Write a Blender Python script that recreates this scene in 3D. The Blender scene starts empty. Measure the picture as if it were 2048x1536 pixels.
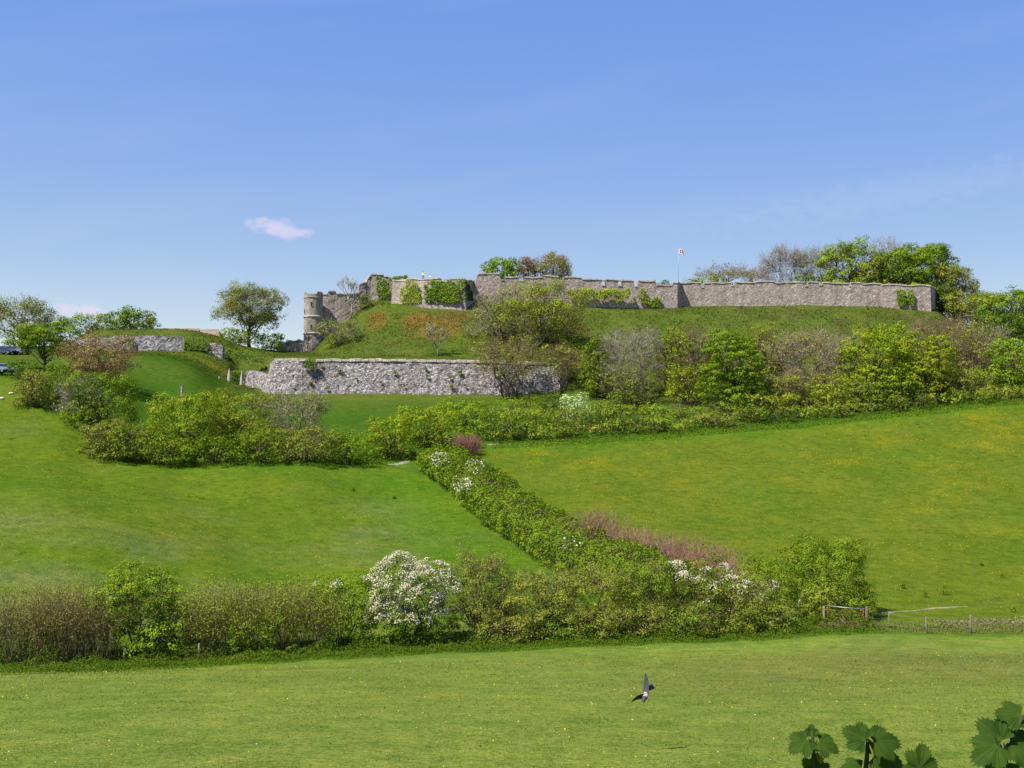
import bpy, bmesh, math, random
import numpy as np
from mathutils import Vector, Matrix, noise as mnoise

# ------------------------------------------------------------------ camera, world, sun, exposure
S = bpy.context.scene
C = S.collection
F = 2196.0                      # focal length in pixels of the 2048 px wide photograph
PITCH = math.atan(112.0 / F)
cam_d = bpy.data.cameras.new('camera')
cam = bpy.data.objects.new('camera', cam_d)
C.objects.link(cam)
cam_d.sensor_width = 36.0
cam_d.lens = 36.0 * F / 2048.0
cam_d.clip_start = 0.1
cam_d.clip_end = 9000
cam.location = (0, 0, 0)
cam.rotation_euler = (math.pi / 2 + PITCH, 0, 0)
S.camera = cam

SUN_EL, SUN_PHI = math.radians(55), math.radians(56)     # PHI: left of straight behind the camera
SUN = Vector((-math.cos(SUN_EL) * math.sin(SUN_PHI), -math.cos(SUN_EL) * math.cos(SUN_PHI), math.sin(SUN_EL)))

W_ = bpy.data.worlds.new('World')
S.world = W_
W_.use_nodes = True
nt = W_.node_tree
nt.nodes.clear()
out = nt.nodes.new('ShaderNodeOutputWorld')
bg = nt.nodes.new('ShaderNodeBackground')
bg.inputs['Strength'].default_value = 0.135
sky = nt.nodes.new('ShaderNodeTexSky')
sky.sky_type = 'NISHITA'
sky.sun_disc = False
sky.sun_elevation = SUN_EL
sky.sun_rotation = math.atan2(SUN.x, SUN.y)
sky.air_density = 1.15
sky.dust_density = 0.6
sky.ozone_density = 2.2
hs = nt.nodes.new('ShaderNodeHueSaturation')
hs.inputs['Saturation'].default_value = 6.1
hs.inputs['Hue'].default_value = 0.533
hs.inputs['Value'].default_value = 2.42
gmm = nt.nodes.new('ShaderNodeGamma')
gmm.inputs['Gamma'].default_value = 0.14
nt.links.new(sky.outputs[0], gmm.inputs['Color'])
nt.links.new(gmm.outputs[0], hs.inputs['Color'])
# thin cirrus and a few small far clouds, set by direction in the sky
geo = nt.nodes.new('ShaderNodeTexCoord')


def wmath(op, a, b=None, c=None):
    n = nt.nodes.new('ShaderNodeMath')
    n.operation = op
    for i, q in enumerate((a, b, c)):
        if q is None:
            continue
        if isinstance(q, (int, float)):
            n.inputs[i].default_value = q
        else:
            nt.links.new(q, n.inputs[i])
    return n.outputs[0]


sep = nt.nodes.new('ShaderNodeSeparateXYZ')
nt.links.new(geo.outputs['Generated'], sep.inputs[0])
az = wmath('ARCTAN2', sep.outputs[0], sep.outputs[1])
el = wmath('ARCSINE', sep.outputs[2])
comb = nt.nodes.new('ShaderNodeCombineXYZ')
shear = wmath('MULTIPLY_ADD', az, -0.16, el)
nt.links.new(wmath('MULTIPLY', az, 2.2), comb.inputs[0])
nt.links.new(wmath('MULTIPLY', shear, 16.0), comb.inputs[1])
cn = nt.nodes.new('ShaderNodeTexNoise')
cn.inputs['Scale'].default_value = 1.0
cn.inputs['Detail'].default_value = 5
cn.inputs['Roughness'].default_value = 0.5
cn.inputs['Distortion'].default_value = 0.3
nt.links.new(comb.outputs[0], cn.inputs['Vector'])
cr = nt.nodes.new('ShaderNodeMapRange')
cr.inputs['From Min'].default_value = 0.50
cr.inputs['From Max'].default_value = 0.80
nt.links.new(cn.outputs[0], cr.inputs['Value'])
cirrus = wmath('MULTIPLY', cr.outputs[0], 0.12)
# the small cumulus, an ellipse in (azimuth, elevation) broken by noise
fluff = nt.nodes.new('ShaderNodeTexNoise')
fluff.inputs['Scale'].default_value = 1.0
fluff.inputs['Detail'].default_value = 6
cv = nt.nodes.new('ShaderNodeCombineXYZ')
nt.links.new(wmath('MULTIPLY', az, 70.0), cv.inputs[0])
nt.links.new(wmath('MULTIPLY', el, 110.0), cv.inputs[1])
nt.links.new(cv.outputs[0], fluff.inputs['Vector'])


def puff(u, v, ru, rv, amount, slope=0.0):
    dx = (u - 1024) / F
    a0 = math.atan(dx)
    e0 = math.atan((768 - v) / F) + PITCH
    da = wmath('MULTIPLY', wmath('SUBTRACT', az, a0), F / ru)
    e_ = wmath('MULTIPLY_ADD', wmath('SUBTRACT', az, a0), slope, wmath('SUBTRACT', el, e0))
    de = wmath('MULTIPLY', e_, F / rv)
    r = wmath('SQRT', wmath('ADD', wmath('MULTIPLY', da, da), wmath('MULTIPLY', de, de)))
    r2 = wmath('MULTIPLY_ADD', wmath('SUBTRACT', fluff.outputs[0], 0.5), 2.2, r)
    m = nt.nodes.new('ShaderNodeMapRange')
    m.interpolation_type = 'SMOOTHSTEP'
    m.inputs['From Min'].default_value = 1.15
    m.inputs['From Max'].default_value = 0.25
    nt.links.new(r2, m.inputs['Value'])
    return wmath('MULTIPLY', m.outputs[0], amount)


cl = wmath('MAXIMUM', cirrus, puff(555, 468, 66, 19, 0.6, 0.16))
cl = wmath('MAXIMUM', cl, puff(165, 640, 60, 15, 0.6))
cl = wmath('MAXIMUM', cl, puff(1800, 415, 420, 40, 0.09, -0.1))
mixc = nt.nodes.new('ShaderNodeMixRGB')
nt.links.new(cl, mixc.inputs[0])
nt.links.new(hs.outputs[0], mixc.inputs[1])
mixc.inputs[2].default_value = (3.1, 2.8, 3.45, 1)
nt.links.new(mixc.outputs[0], bg.inputs['Color'])
nt.links.new(bg.outputs[0], out.inputs[0])

sun_d = bpy.data.lights.new('sun', 'SUN')
sun_d.energy = 4.6
sun_d.angle = math.radians(0.53)
sun_d.color = (1.0, 0.955, 0.89)
sun = bpy.data.objects.new('sun', sun_d)
C.objects.link(sun)
sun.rotation_euler = SUN.to_track_quat('Z', 'Y').to_euler()
sun.location = (-60, -60, 150)

S.view_settings.view_transform = 'Standard'
S.view_settings.look = 'None'
S.view_settings.exposure = 1.0
S.view_settings.gamma = 1.0
S.view_settings.use_curve_mapping = False
S.render.resolution_x, S.render.resolution_y = 1024, 768

# ------------------------------------------------------------------ helpers
CP, SP = math.cos(PITCH), math.sin(PITCH)


def P(u, v, Y):
    """Point on the ray of photo pixel (u, v) at forward distance Y."""
    dx, dz = (u - 1024) / F, (768 - v) / F
    y = CP - dz * SP
    return Vector((dx / y * Y, Y, (SP + dz * CP) / y * Y))


_tab = np.random.RandomState(7).rand(256, 256)


def vnoise(x, y, seed=0):
    x = np.asarray(x, float) + seed * 17.31
    y = np.asarray(y, float) + seed * 9.77
    xi, yi = np.floor(x).astype(int), np.floor(y).astype(int)
    fx, fy = x - xi, y - yi
    fx, fy = fx * fx * (3 - 2 * fx), fy * fy * (3 - 2 * fy)
    a, b = _tab[xi & 255, yi & 255], _tab[(xi + 1) & 255, yi & 255]
    c, d = _tab[xi & 255, (yi + 1) & 255], _tab[(xi + 1) & 255, (yi + 1) & 255]
    return (a * (1 - fx) + b * fx) * (1 - fy) + (c * (1 - fx) + d * fx) * fy


def fnoise(x, y, seed=0, octv=4):
    s, a, t = 0, 1.0, 0
    for o in range(octv):
        s = s + a * vnoise(np.asarray(x) * 2 ** o, np.asarray(y) * 2 ** o, seed + o)
        t += a
        a *= 0.5
    return s / t


def pchip(xk, yk, x):
    xk, yk = np.asarray(xk, float), np.asarray(yk, float)
    h = np.diff(xk)
    d = np.diff(yk) / h
    m = np.zeros_like(yk)
    m[0], m[-1] = d[0], d[-1]
    for i in range(1, len(xk) - 1):
        if d[i - 1] * d[i] > 0:
            w1, w2 = 2 * h[i] + h[i - 1], h[i] + 2 * h[i - 1]
            m[i] = (w1 + w2) / (w1 / d[i - 1] + w2 / d[i])
    i = np.clip(np.searchsorted(xk, x) - 1, 0, len(xk) - 2)
    t = (x - xk[i]) / h[i]
    t = np.clip(t, 0, 1)
    return ((2 * t ** 3 - 3 * t ** 2 + 1) * yk[i] + (t ** 3 - 2 * t ** 2 + t) * h[i] * m[i]
            + (-2 * t ** 3 + 3 * t ** 2) * yk[i + 1] + (t ** 3 - t ** 2) * h[i] * m[i + 1])


# ------------------------------------------------------------------ terrain profile
NEAR = [(-120, 5.5), (-20, 0.6), (0, -1.65), (8, -3.25), (16, -4.85), (30, -7.05), (45, -9.5)]


def hedge_y(u):
    return np.interp(u, [0, 400, 850, 1200, 1700, 2048], [57, 60, 63.5, 66, 70, 70])


COL = {
    0: [(1010, 98), (925, 126), (850, 141), (757, 158), (749, 163), (736, 175), (716, 192), (703, 205), (697, 225)],
    110: [(1015, 98), (930, 129), (850, 143), (764, 160), (746, 170), (720, 189), (703, 205), (690, 222)],
    200: [(1030, 98), (932, 134), (850, 147), (775, 163), (738, 180), (707, 205), (702, 213.0), (676, 215.2), (662, 219.5), (664, 235)],
    300: [(1052, 98), (930, 135), (860, 152), (795, 168), (736, 188), (707, 199), (707, 206), (702, 213.0), (675, 215.2), (660, 219.5), (665, 235)],
    370: [(1070, 98), (928, 138), (860, 155), (795, 172), (742, 188), (716, 201), (709, 207), (703, 213.0), (678, 215.4), (662, 220), (670, 235)],
    452: [(1088, 98), (925, 138), (860, 157), (803, 175), (775, 192), (762, 203), (738, 208.5), (715, 214.2), (697, 217), (681, 222), (685, 235)],
    485: [(925, 139), (860, 158), (803, 178), (776, 203), (768, 212.0), (740, 214.5), (716, 218), (697, 224), (693, 237)],
    505: [(925, 139), (860, 158), (804, 180), (782, 204), (776, 209.8), (746, 212.2), (722, 214.5), (701, 222), (698, 238)],
    532: [(925, 140), (860, 158), (806, 183), (791, 203), (787, 205.8), (756, 208.2), (724, 210.5), (712, 215), (704, 225), (701, 240)],
    560: [(925, 140), (860, 158), (808, 185), (787, 203), (721, 206), (713, 214), (706, 228), (704, 240)],
    612: [(925, 140), (860, 158), (808, 185), (787, 203), (721, 206), (712, 213), (709, 225), (706, 238), (707, 250)],
    655: [(925, 142), (860, 160), (808, 186), (787, 203), (721, 206), (712, 213), (697, 224), (672, 240), (668, 255)],
    700: [(925, 144), (860, 161), (808, 187), (787, 203), (721, 206), (712, 213), (690, 221), (660, 231), (636, 242), (630, 255)],
    740: [(922, 146), (860, 162), (808, 188), (787, 203), (722, 206), (712, 213), (688, 221), (650, 231), (608, 242), (600, 255)],
    800: [(918, 149), (860, 163), (808, 189), (788, 203), (722, 206), (711, 214), (690, 220), (650, 230), (607, 241), (599, 255)],
    900: [(900, 156), (850, 170), (806, 192), (789, 203), (723, 206), (710, 214), (690, 220), (650, 230), (606, 242), (598, 256)],
    960: [(890, 160), (840, 176), (803, 195), (789, 203), (724, 206), (711, 214), (690, 220), (650, 230), (604, 243), (596, 257)],
    1110: [(882, 164), (840, 178), (803, 195), (788, 203), (727, 206), (712, 214), (690, 221), (655, 231), (607, 244), (600, 258)],
    1140: [(880, 165), (840, 178), (795, 197), (760, 205), (725, 214), (690, 223), (655, 232), (611, 245), (604, 258)],
    1300: [(870, 168), (830, 182), (780, 200), (720, 215), (670, 230), (616, 246.5), (608, 260)],
    1450: [(857, 172), (820, 184), (770, 201), (712, 217), (668, 231), (613, 247.5), (606, 260)],
    1700: [(836, 177), (800, 190), (755, 204), (706, 219), (664, 232), (611, 248), (604, 260)],
    1870: [(817, 181), (785, 194), (745, 207), (705, 221), (668, 233), (619, 248), (616, 262)],
    1915: [(812, 182), (785, 194), (745, 207), (712, 220), (685, 232), (652, 248), (650, 265)],
    2048: [(800, 185), (775, 198), (740, 212), (715, 228), (700, 245), (698, 265)],
}
_ks = sorted(COL)
_cols = []
Yg = np.concatenate([np.arange(-120, 420, 0.5), np.arange(420, 5000, 20.0)])
for u in _ks:
    hy = float(hedge_y(u))
    zf = -(np.interp(u, [0, 400, 850, 1200, 1700, 2048], [1338, 1318, 1294, 1274, 1257, 1260]) - 880) / F * hy
    k = list(NEAR) + [(hy, zf), (hy + 9, zf + 0.1)]
    for (v, Y) in COL[u]:
        k.append((Y, P(u, v, Y).z))
    zl = k[-1][1]
    k += [(330, zl - 1), (600, zl - 22), (1500, -12), (5000, -30)]
    _cols.append(pchip([a for a, b in k], [b for a, b in k], Yg))
_cols = np.array(_cols)
TXc = np.array([(u - 1024) / F for u in _ks])
TXg = np.linspace(-0.56, 0.56, 449)
ZT = np.empty((len(TXg), len(Yg)))
for j in range(len(Yg)):
    ZT[:, j] = pchip(TXc, _cols[:, j], np.clip(TXg, TXc[0], TXc[-1]))


def ground_np(x, y):
    x, y = np.asarray(x, float), np.asarray(y, float)
    tx = np.clip(x / np.maximum(y, 40.0), TXg[0], TXg[-1])
    fi = (tx - TXg[0]) / (TXg[1] - TXg[0])
    i = np.clip(fi.astype(int), 0, len(TXg) - 2)
    fi = fi - i
    yy = np.clip(y, Yg[0], Yg[-1])
    j = np.clip(np.searchsorted(Yg, yy) - 1, 0, len(Yg) - 2)
    fj = (yy - Yg[j]) / (Yg[j + 1] - Yg[j])
    z = (ZT[i, j] * (1 - fi) + ZT[i + 1, j] * fi) * (1 - fj) + (ZT[i, j + 1] * (1 - fi) + ZT[i + 1, j + 1] * fi) * fj
    far = np.clip((y - 12) / 60, 0.25, 1)
    z = z + (fnoise(x * 0.09, y * 0.09, 3) - 0.5) * 0.55 * far + (vnoise(x * 0.6, y * 0.6, 5) - 0.5) * 0.10 * far
    return z


def ground(x, y):
    return float(ground_np(np.array([x]), np.array([y]))[0])


def hit(u, v, y0=8.0, y1=300.0):
    ys = np.arange(y0, y1, 0.25)
    d = P(u, v, 1.0)
    g = ground_np(d.x * ys, ys)
    w = np.where(d.z * ys < g)[0]
    Y = ys[w[0]] if len(w) else y1
    return Vector((d.x * Y, Y, ground(d.x * Y, Y)))


# ------------------------------------------------------------------ materials
MATS = {}


def newmat(name):
    m = bpy.data.materials.new(name)
    m.use_nodes = True
    m.node_tree.nodes.clear()
    MATS[name] = m
    return m


class NB:
    def __init__(self, m):
        self.t = m.node_tree

    def n(self, kind, **kw):
        n = self.t.nodes.new('ShaderNode' + kind)
        for k, v in kw.items():
            if k in n.inputs:
                if hasattr(v, 'links'):
                    self.t.links.new(v, n.inputs[k])
                else:
                    n.inputs[k].default_value = v
            else:
                setattr(n, k, v)
        return n

    def link(self, a, b):
        self.t.links.new(a, b)

    def ramp(self, fac, stops):
        r = self.t.nodes.new('ShaderNodeValToRGB')
        e = r.color_ramp.elements
        while len(e) < len(stops):
            e.new(0.5)
        for i, (p, c) in enumerate(stops):
            e[i].position = p
            e[i].color = tuple(c) + (1,)
        self.link(fac, r.inputs[0])
        return r.outputs[0]

    def mix(self, fac, a, b, mode='MIX'):
        n = self.t.nodes.new('ShaderNodeMixRGB')
        n.blend_type = mode
        for i, q in enumerate((fac, a, b)):
            if hasattr(q, 'links'):
                self.link(q, n.inputs[i])
            elif isinstance(q, (tuple, list)):
                n.inputs[i].default_value = tuple(q) + ((1,) if len(q) == 3 else ())
            else:
                n.inputs[i].default_value = q
        return n.outputs[0]

    def math(self, op, a, b=0.0):
        n = self.t.nodes.new('ShaderNodeMath')
        n.operation = op
        for i, q in enumerate((a, b)):
            if hasattr(q, 'links'):
                self.link(q, n.inputs[i])
            else:
                n.inputs[i].default_value = q
        return n.outputs[0]

    def noise(self, vec, scale, detail=4, rough=0.55):
        n = self.n('TexNoise', Scale=scale, Detail=detail, Roughness=rough)
        self.link(vec, n.inputs['Vector'])
        return n.outputs[0]

    def out(self, shader):
        o = self.n('OutputMaterial')
        self.link(shader, o.inputs[0])


def plain(name, col, rough=0.8, metal=0.0, var=0.15, scale=3.0):
    m = newmat(name)
    b = NB(m)
    tc = b.n('TexCoord').outputs['Object']
    nz = b.noise(tc, scale)
    c = b.ramp(nz, [(0.3, [q * (1 - var) for q in col]), (0.7, [min(1, q * (1 + var)) for q in col])])
    p = b.n('BsdfPrincipled', Roughness=rough, Metallic=metal)
    if rough >= 0.6:
        p.inputs['Specular IOR Level'].default_value = 0.08
    b.link(c, p.inputs['Base Color'])
    b.out(p.outputs[0])
    return m


def leafmat(name, dark, light, trans=0.24, alt=None):
    m = newmat(name)
    b = NB(m)
    at = b.n('Attribute', attribute_name='tint')
    stops = [(0.0, dark), (0.55, [(a + c) / 2 for a, c in zip(dark, light)]), (1.0, light)]
    c = b.ramp(at.outputs['Fac'], stops)
    if alt is not None:
        a2 = b.n('Attribute', attribute_name='hue')
        c = b.mix(a2.outputs['Fac'], c, alt)
    d = b.n('BsdfPrincipled', Roughness=0.55)
    d.inputs['Specular IOR Level'].default_value = 0.04
    b.link(c, d.inputs['Base Color'])
    t = b.n('BsdfTranslucent')
    b.link(b.mix(1.0, c, (1.0, 1.0, 0.55), 'MULTIPLY'), t.inputs['Color'])
    mx = b.n('MixShader')
    mx.inputs[0].default_value = trans
    b.link(d.outputs[0], mx.inputs[1])
    b.link(t.outputs[0], mx.inputs[2])
    b.out(mx.outputs[0])
    return m


leafmat('leaf_bright', (0.090, 0.169, 0.008), (0.243, 0.349, 0.012), alt=(0.281, 0.281, 0.015))
leafmat('leaf_yellow', (0.114, 0.171, 0.008), (0.281, 0.357, 0.013), alt=(0.259, 0.207, 0.022))
leafmat('leaf_mid', (0.077, 0.139, 0.007), (0.194, 0.279, 0.012), alt=(0.215, 0.209, 0.018))
leafmat('leaf_dark', (0.045, 0.091, 0.011), (0.113, 0.179, 0.015), alt=(0.120, 0.148, 0.018))
leafmat('leaf_olive', (0.121, 0.155, 0.017), (0.263, 0.310, 0.028), alt=(0.270, 0.224, 0.042))
leafmat('leaf_brown', (0.164, 0.123, 0.040), (0.306, 0.237, 0.070), alt=(0.213, 0.259, 0.023))
leafmat('leaf_rust', (0.194, 0.097, 0.029), (0.335, 0.174, 0.049), alt=(0.180, 0.154, 0.027))
leafmat('leaf_pale', (0.268, 0.367, 0.123), (0.554, 0.669, 0.334))
leafmat('leaf_grey', (0.150, 0.172, 0.048), (0.292, 0.325, 0.085), alt=(0.228, 0.317, 0.023))
leafmat('blossom_white', (0.40, 0.34, 0.26), (0.70, 0.63, 0.53), trans=0.2)
leafmat('flower_yellow', (0.55, 0.38, 0.01), (0.80, 0.58, 0.02), trans=0.2)
leafmat('grass_blade', (0.070, 0.100, 0.014), (0.150, 0.185, 0.030), alt=(0.17, 0.15, 0.06))
leafmat('grass_verge', (0.038, 0.082, 0.004), (0.084, 0.144, 0.007), alt=(0.104, 0.117, 0.009))
leafmat('grass_rough', (0.037, 0.064, 0.007), (0.078, 0.106, 0.011), alt=(0.087, 0.071, 0.023))
leafmat('grass_straw', (0.16, 0.15, 0.07), (0.32, 0.28, 0.15))
leafmat('ivy_leaf', (0.091, 0.167, 0.011), (0.213, 0.315, 0.016), trans=0.2, alt=(0.052, 0.110, 0.016))
plain('bark', (0.090, 0.068, 0.045), var=0.35)
plain('bark_grey', (0.171, 0.149, 0.126), var=0.3)
plain('bark_pale', (0.297, 0.261, 0.198), var=0.3)
plain('twig_brown', (0.171, 0.122, 0.072), var=0.3)
plain('twig_purple', (0.25, 0.125, 0.095), var=0.25)
plain('twig_grey', (0.243, 0.203, 0.167), var=0.25)
plain('wood_weathered', (0.20, 0.17, 0.13), var=0.3, scale=9)
plain('wood_brown', (0.15, 0.10, 0.065), var=0.35, scale=9)
plain('steel_grey', (0.26, 0.27, 0.28), rough=0.45, metal=0.6)
plain('wire', (0.22, 0.20, 0.19), rough=0.6, metal=0.5)
plain('rust', (0.17, 0.065, 0.035), var=0.4, scale=6)
plain('chalk_path', (0.185, 0.165, 0.11), var=0.25, scale=1.2)
plain('trodden_grass', (0.062, 0.083, 0.009), var=0.25, scale=0.8)
plain('roof_slate', (0.200, 0.150, 0.115), var=0.25, scale=0.8)
plain('paint_white', (0.46, 0.47, 0.50), rough=0.3, var=0.03)
plain('paint_silver', (0.28, 0.30, 0.33), rough=0.3, metal=0.4, var=0.03)
plain('paint_dark', (0.05, 0.06, 0.12), rough=0.3, var=0.03)
plain('car_glass', (0.02, 0.025, 0.035), rough=0.08, var=0.02)
plain('tyre_rubber', (0.02, 0.02, 0.02), rough=0.9)
plain('lamp_lens', (0.75, 0.75, 0.72), rough=0.15)
plain('flag_cloth', (0.80, 0.79, 0.80), rough=0.9, var=0.03)
plain('flag_red', (0.30, 0.04, 0.07), rough=0.9, var=0.05)
plain('dark_opening', (0.012, 0.012, 0.012), rough=1.0)
plain('hi_vis', (0.62, 0.80, 0.05), rough=0.8, var=0.05)
plain('cloth_white', (0.75, 0.74, 0.70), rough=0.9, var=0.05)
plain('cloth_dark', (0.03, 0.04, 0.07), rough=0.9)
plain('skin', (0.45, 0.27, 0.19), rough=0.6, var=0.05)
plain('hair', (0.05, 0.03, 0.02), rough=0.7)
plain('feather_grey', (0.045, 0.045, 0.052), rough=0.7, var=0.25, scale=30)
plain('feather_pale', (0.36, 0.27, 0.28), rough=0.7, var=0.2, scale=20)
plain('feather_white', (0.42, 0.38, 0.36), rough=0.7, var=0.1, scale=20)
plain('beak', (0.45, 0.22, 0.06), rough=0.5)


def stonemat(name, cols, scale, mortar, patch=None, bump=0.5):
    m = newmat(name)
    b = NB(m)
    tc = b.n('TexCoord').outputs['Object']
    mp = b.n('Mapping')
    mp.inputs['Scale'].default_value = (1, 1, 1.7)
    b.link(tc, mp.inputs['Vector'])
    wob = b.n('TexNoise', Scale=1.2, Detail=3)
    b.link(mp.outputs[0], wob.inputs['Vector'])
    vec = b.mix(0.10, mp.outputs[0], wob.outputs['Color'], 'ADD')
    v1 = b.n('TexVoronoi', Scale=scale)
    b.link(vec, v1.inputs['Vector'])
    v2 = b.n('TexVoronoi', Scale=scale)
    v2.feature = 'DISTANCE_TO_EDGE'
    b.link(vec, v2.inputs['Vector'])
    sp = b.n('SeparateColor')
    b.link(v1.outputs['Color'], sp.inputs[0])
    c = b.ramp(sp.outputs[0], cols)
    big = b.noise(tc, 0.22, 5, 0.6)
    c = b.mix(0.75, c, b.ramp(big, [(0.3, (0.72, 0.68, 0.66)), (0.5, (1, 0.98, 0.95)), (0.7, (1.12, 1.10, 1.10))]), 'MULTIPLY')
    mps = b.n('Mapping')
    mps.inputs['Scale'].default_value = (0.9, 0.9, 0.10)
    b.link(tc, mps.inputs['Vector'])
    streak = b.noise(mps.outputs[0], 1.0, 5, 0.65)
    c = b.mix(0.8, c, b.ramp(streak, [(0.36, (0.62, 0.60, 0.58)), (0.5, (1, 1, 1)), (0.68, (1.16, 1.15, 1.13))]), 'MULTIPLY')
    fine = b.noise(tc, 5.0, 4, 0.7)
    c = b.mix(0.7, c, b.ramp(fine, [(0.3, (0.62, 0.62, 0.62)), (0.7, (1.2, 1.2, 1.2))]), 'MULTIPLY')
    if patch:
        pn = b.noise(tc, 0.5, 6, 0.65)
        pm = b.ramp(pn, [(0.56, (0, 0, 0)), (0.66, (1, 1, 1))])
        c = b.mix(b.math('MULTIPLY', pm, 0.55), c, patch)
    e = b.ramp(v2.outputs['Distance'], [(0.02, (0, 0, 0)), (0.10, (1, 1, 1))])
    c = b.mix(e, mortar, c)
    p = b.n('BsdfPrincipled', Roughness=0.95)
    p.inputs['Specular IOR Level'].default_value = 0.15
    b.link(c, p.inputs['Base Color'])
    h = b.math('ADD', b.math('MULTIPLY', e, 0.6), b.math('MULTIPLY', sp.outputs[1], 0.6))
    h = b.math('ADD', h, b.math('MULTIPLY', fine, 0.5))
    bp = b.n('Bump', Strength=bump, Distance=0.35)
    b.link(h, bp.inputs['Height'])
    b.link(bp.outputs[0], p.inputs['Normal'])
    b.out(p.outputs[0])
    return m


stonemat('stone_castle', [(0.0, (0.207, 0.163, 0.140)), (0.35, (0.322, 0.265, 0.230)), (0.75, (0.414, 0.356, 0.315)), (1.0, (0.581, 0.509, 0.460))], 3.1, (0.299, 0.252, 0.215), patch=(0.291, 0.216, 0.164), bump=0.4)
stonemat('stone_outwork', [(0.0, (0.098, 0.091, 0.096)), (0.3, (0.271, 0.254, 0.253)), (0.65, (0.412, 0.380, 0.371)), (1.0, (0.650, 0.608, 0.606))], 3.0, (0.216, 0.189, 0.168), patch=(0.216, 0.184, 0.147), bump=0.8)
stonemat('stone_flint', [(0.0, (0.101, 0.098, 0.113)), (0.4, (0.242, 0.230, 0.242)), (1.0, (0.504, 0.480, 0.502))], 2.6, (0.202, 0.186, 0.174))
stonemat('stone_tower', [(0.0, (0.219, 0.195, 0.161)), (0.5, (0.316, 0.285, 0.239)), (1.0, (0.415, 0.376, 0.322))], 2.4, (0.273, 0.242, 0.197), patch=(0.175, 0.151, 0.125), bump=0.35)
stonemat('stone_coping', [(0.0, (0.394, 0.329, 0.278)), (0.5, (0.515, 0.446, 0.394)), (1.0, (0.655, 0.583, 0.520))], 1.4, (0.431, 0.374, 0.323), bump=0.2)

# ground: base colour per region is stored on the sheet, grain and mottling come from noise
gm = newmat('turf')
b = NB(gm)
tc = b.n('TexCoord').outputs['Object']
at = b.n('Attribute', attribute_name='turf').outputs['Color']
n1 = b.noise(tc, 0.11, 5, 0.62)
n2 = b.noise(tc, 0.9, 5, 0.65)
n3 = b.noise(tc, 7.0, 5, 0.72)
n4 = b.noise(tc, 28.0, 3, 0.7)
c = b.mix(1.0, at, b.ramp(n1, [(0.30, (0.80, 0.90, 0.80)), (0.5, (1, 1, 1)), (0.70, (1.18, 1.10, 1.0))]), 'MULTIPLY')
c = b.mix(1.0, c, b.ramp(n2, [(0.30, (0.62, 0.77, 0.65)), (0.5, (1, 1, 1)), (0.70, (1.32, 1.19, 1.18))]), 'MULTIPLY')
c = b.mix(1.0, c, b.ramp(n3, [(0.30, (0.45, 0.62, 0.40)), (0.5, (1, 1, 1)), (0.72, (1.60, 1.42, 1.5))]), 'MULTIPLY')
c = b.mix(1.0, c, b.ramp(n4, [(0.28, (0.62, 0.72, 0.6)), (0.5, (1, 1, 1)), (0.74, (1.40, 1.28, 1.25))]), 'MULTIPLY')
p = b.n('BsdfPrincipled', Roughness=0.95)
p.inputs['Specular IOR Level'].default_value = 0.0
b.link(c, p.inputs['Base Color'])
hh = b.math('ADD', b.math('MULTIPLY', n2, 1.0), b.math('MULTIPLY', n3, 0.35))
bp = b.n('Bump', Strength=0.55, Distance=0.35)
b.link(hh, bp.inputs['Height'])
b.link(bp.outputs[0], p.inputs['Normal'])
b.out(p.outputs[0])


# ------------------------------------------------------------------ object helpers
def tag(o, label=None, cat=None, group=None, kind=None):
    if label:
        o['label'] = label
    if cat:
        o['category'] = cat
    if group:
        o['group'] = group
    if kind:
        o['kind'] = kind
    return o


def empty(name, loc, label, cat, group=None):
    o = bpy.data.objects.new(name, None)
    C.objects.link(o)
    o.location = loc
    o.empty_display_size = 0.2
    return tag(o, label, cat, group)


def link_mesh(name, me, mat, parent=None):
    if mat is not None and len(me.materials) == 0:
        for q in (mat if isinstance(mat, (list, tuple)) else [mat]):
            me.materials.append(MATS[q])
    o = bpy.data.objects.new(name, me)
    C.objects.link(o)
    if parent is not None:
        o.parent = parent
    return o


def pymesh(name, verts, faces, mat, parent=None, smooth=False):
    me = bpy.data.meshes.new(name)
    me.from_pydata([tuple(q) for q in verts], [], faces)
    if smooth:
        me.polygons.foreach_set('use_smooth', [True] * len(me.polygons))
    me.update()
    return link_mesh(name, me, mat, parent)


def quads_mesh(name, V, mat, parent=None, tint=None, hue=None):
    """V: (N,4,3) array of separate quads."""
    n = len(V)
    me = bpy.data.meshes.new(name)
    me.vertices.add(n * 4)
    me.vertices.foreach_set('co', np.ascontiguousarray(V, dtype=np.float32).ravel())
    me.loops.add(n * 4)
    me.loops.foreach_set('vertex_index', np.arange(n * 4, dtype=np.int32))
    me.polygons.add(n)
    me.polygons.foreach_set('loop_start', np.arange(0, n * 4, 4, dtype=np.int32))
    if tint is not None:
        a = me.attributes.new('tint', 'FLOAT', 'FACE')
        a.data.foreach_set('value', np.clip(tint, 0, 1).astype(np.float32))
    if hue is not None:
        a = me.attributes.new('hue', 'FLOAT', 'FACE')
        a.data.foreach_set('value', np.clip(hue, 0, 1).astype(np.float32))
    me.update()
    me.validate()
    return link_mesh(name, me, mat, parent)


def unit(a):
    return a / np.maximum(np.linalg.norm(a, axis=-1, keepdims=True), 1e-9)


def leaf_quads(rs, c, nrm, size, aspect=0.62):
    """rhombic leaves at centres c, normals nrm."""
    n = len(c)
    t = unit(np.cross(nrm, unit(rs.normal(size=(n, 3)))))
    s = np.cross(nrm, t)
    size = np.broadcast_to(size, (n,))[:, None]
    fold = nrm * size * 0.12
    return np.stack([c - t * size * 0.5, c + s * size * 0.5 * aspect + fold, c + t * size * 0.5, c - s * size * 0.5 * aspect + fold], axis=1)


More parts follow.
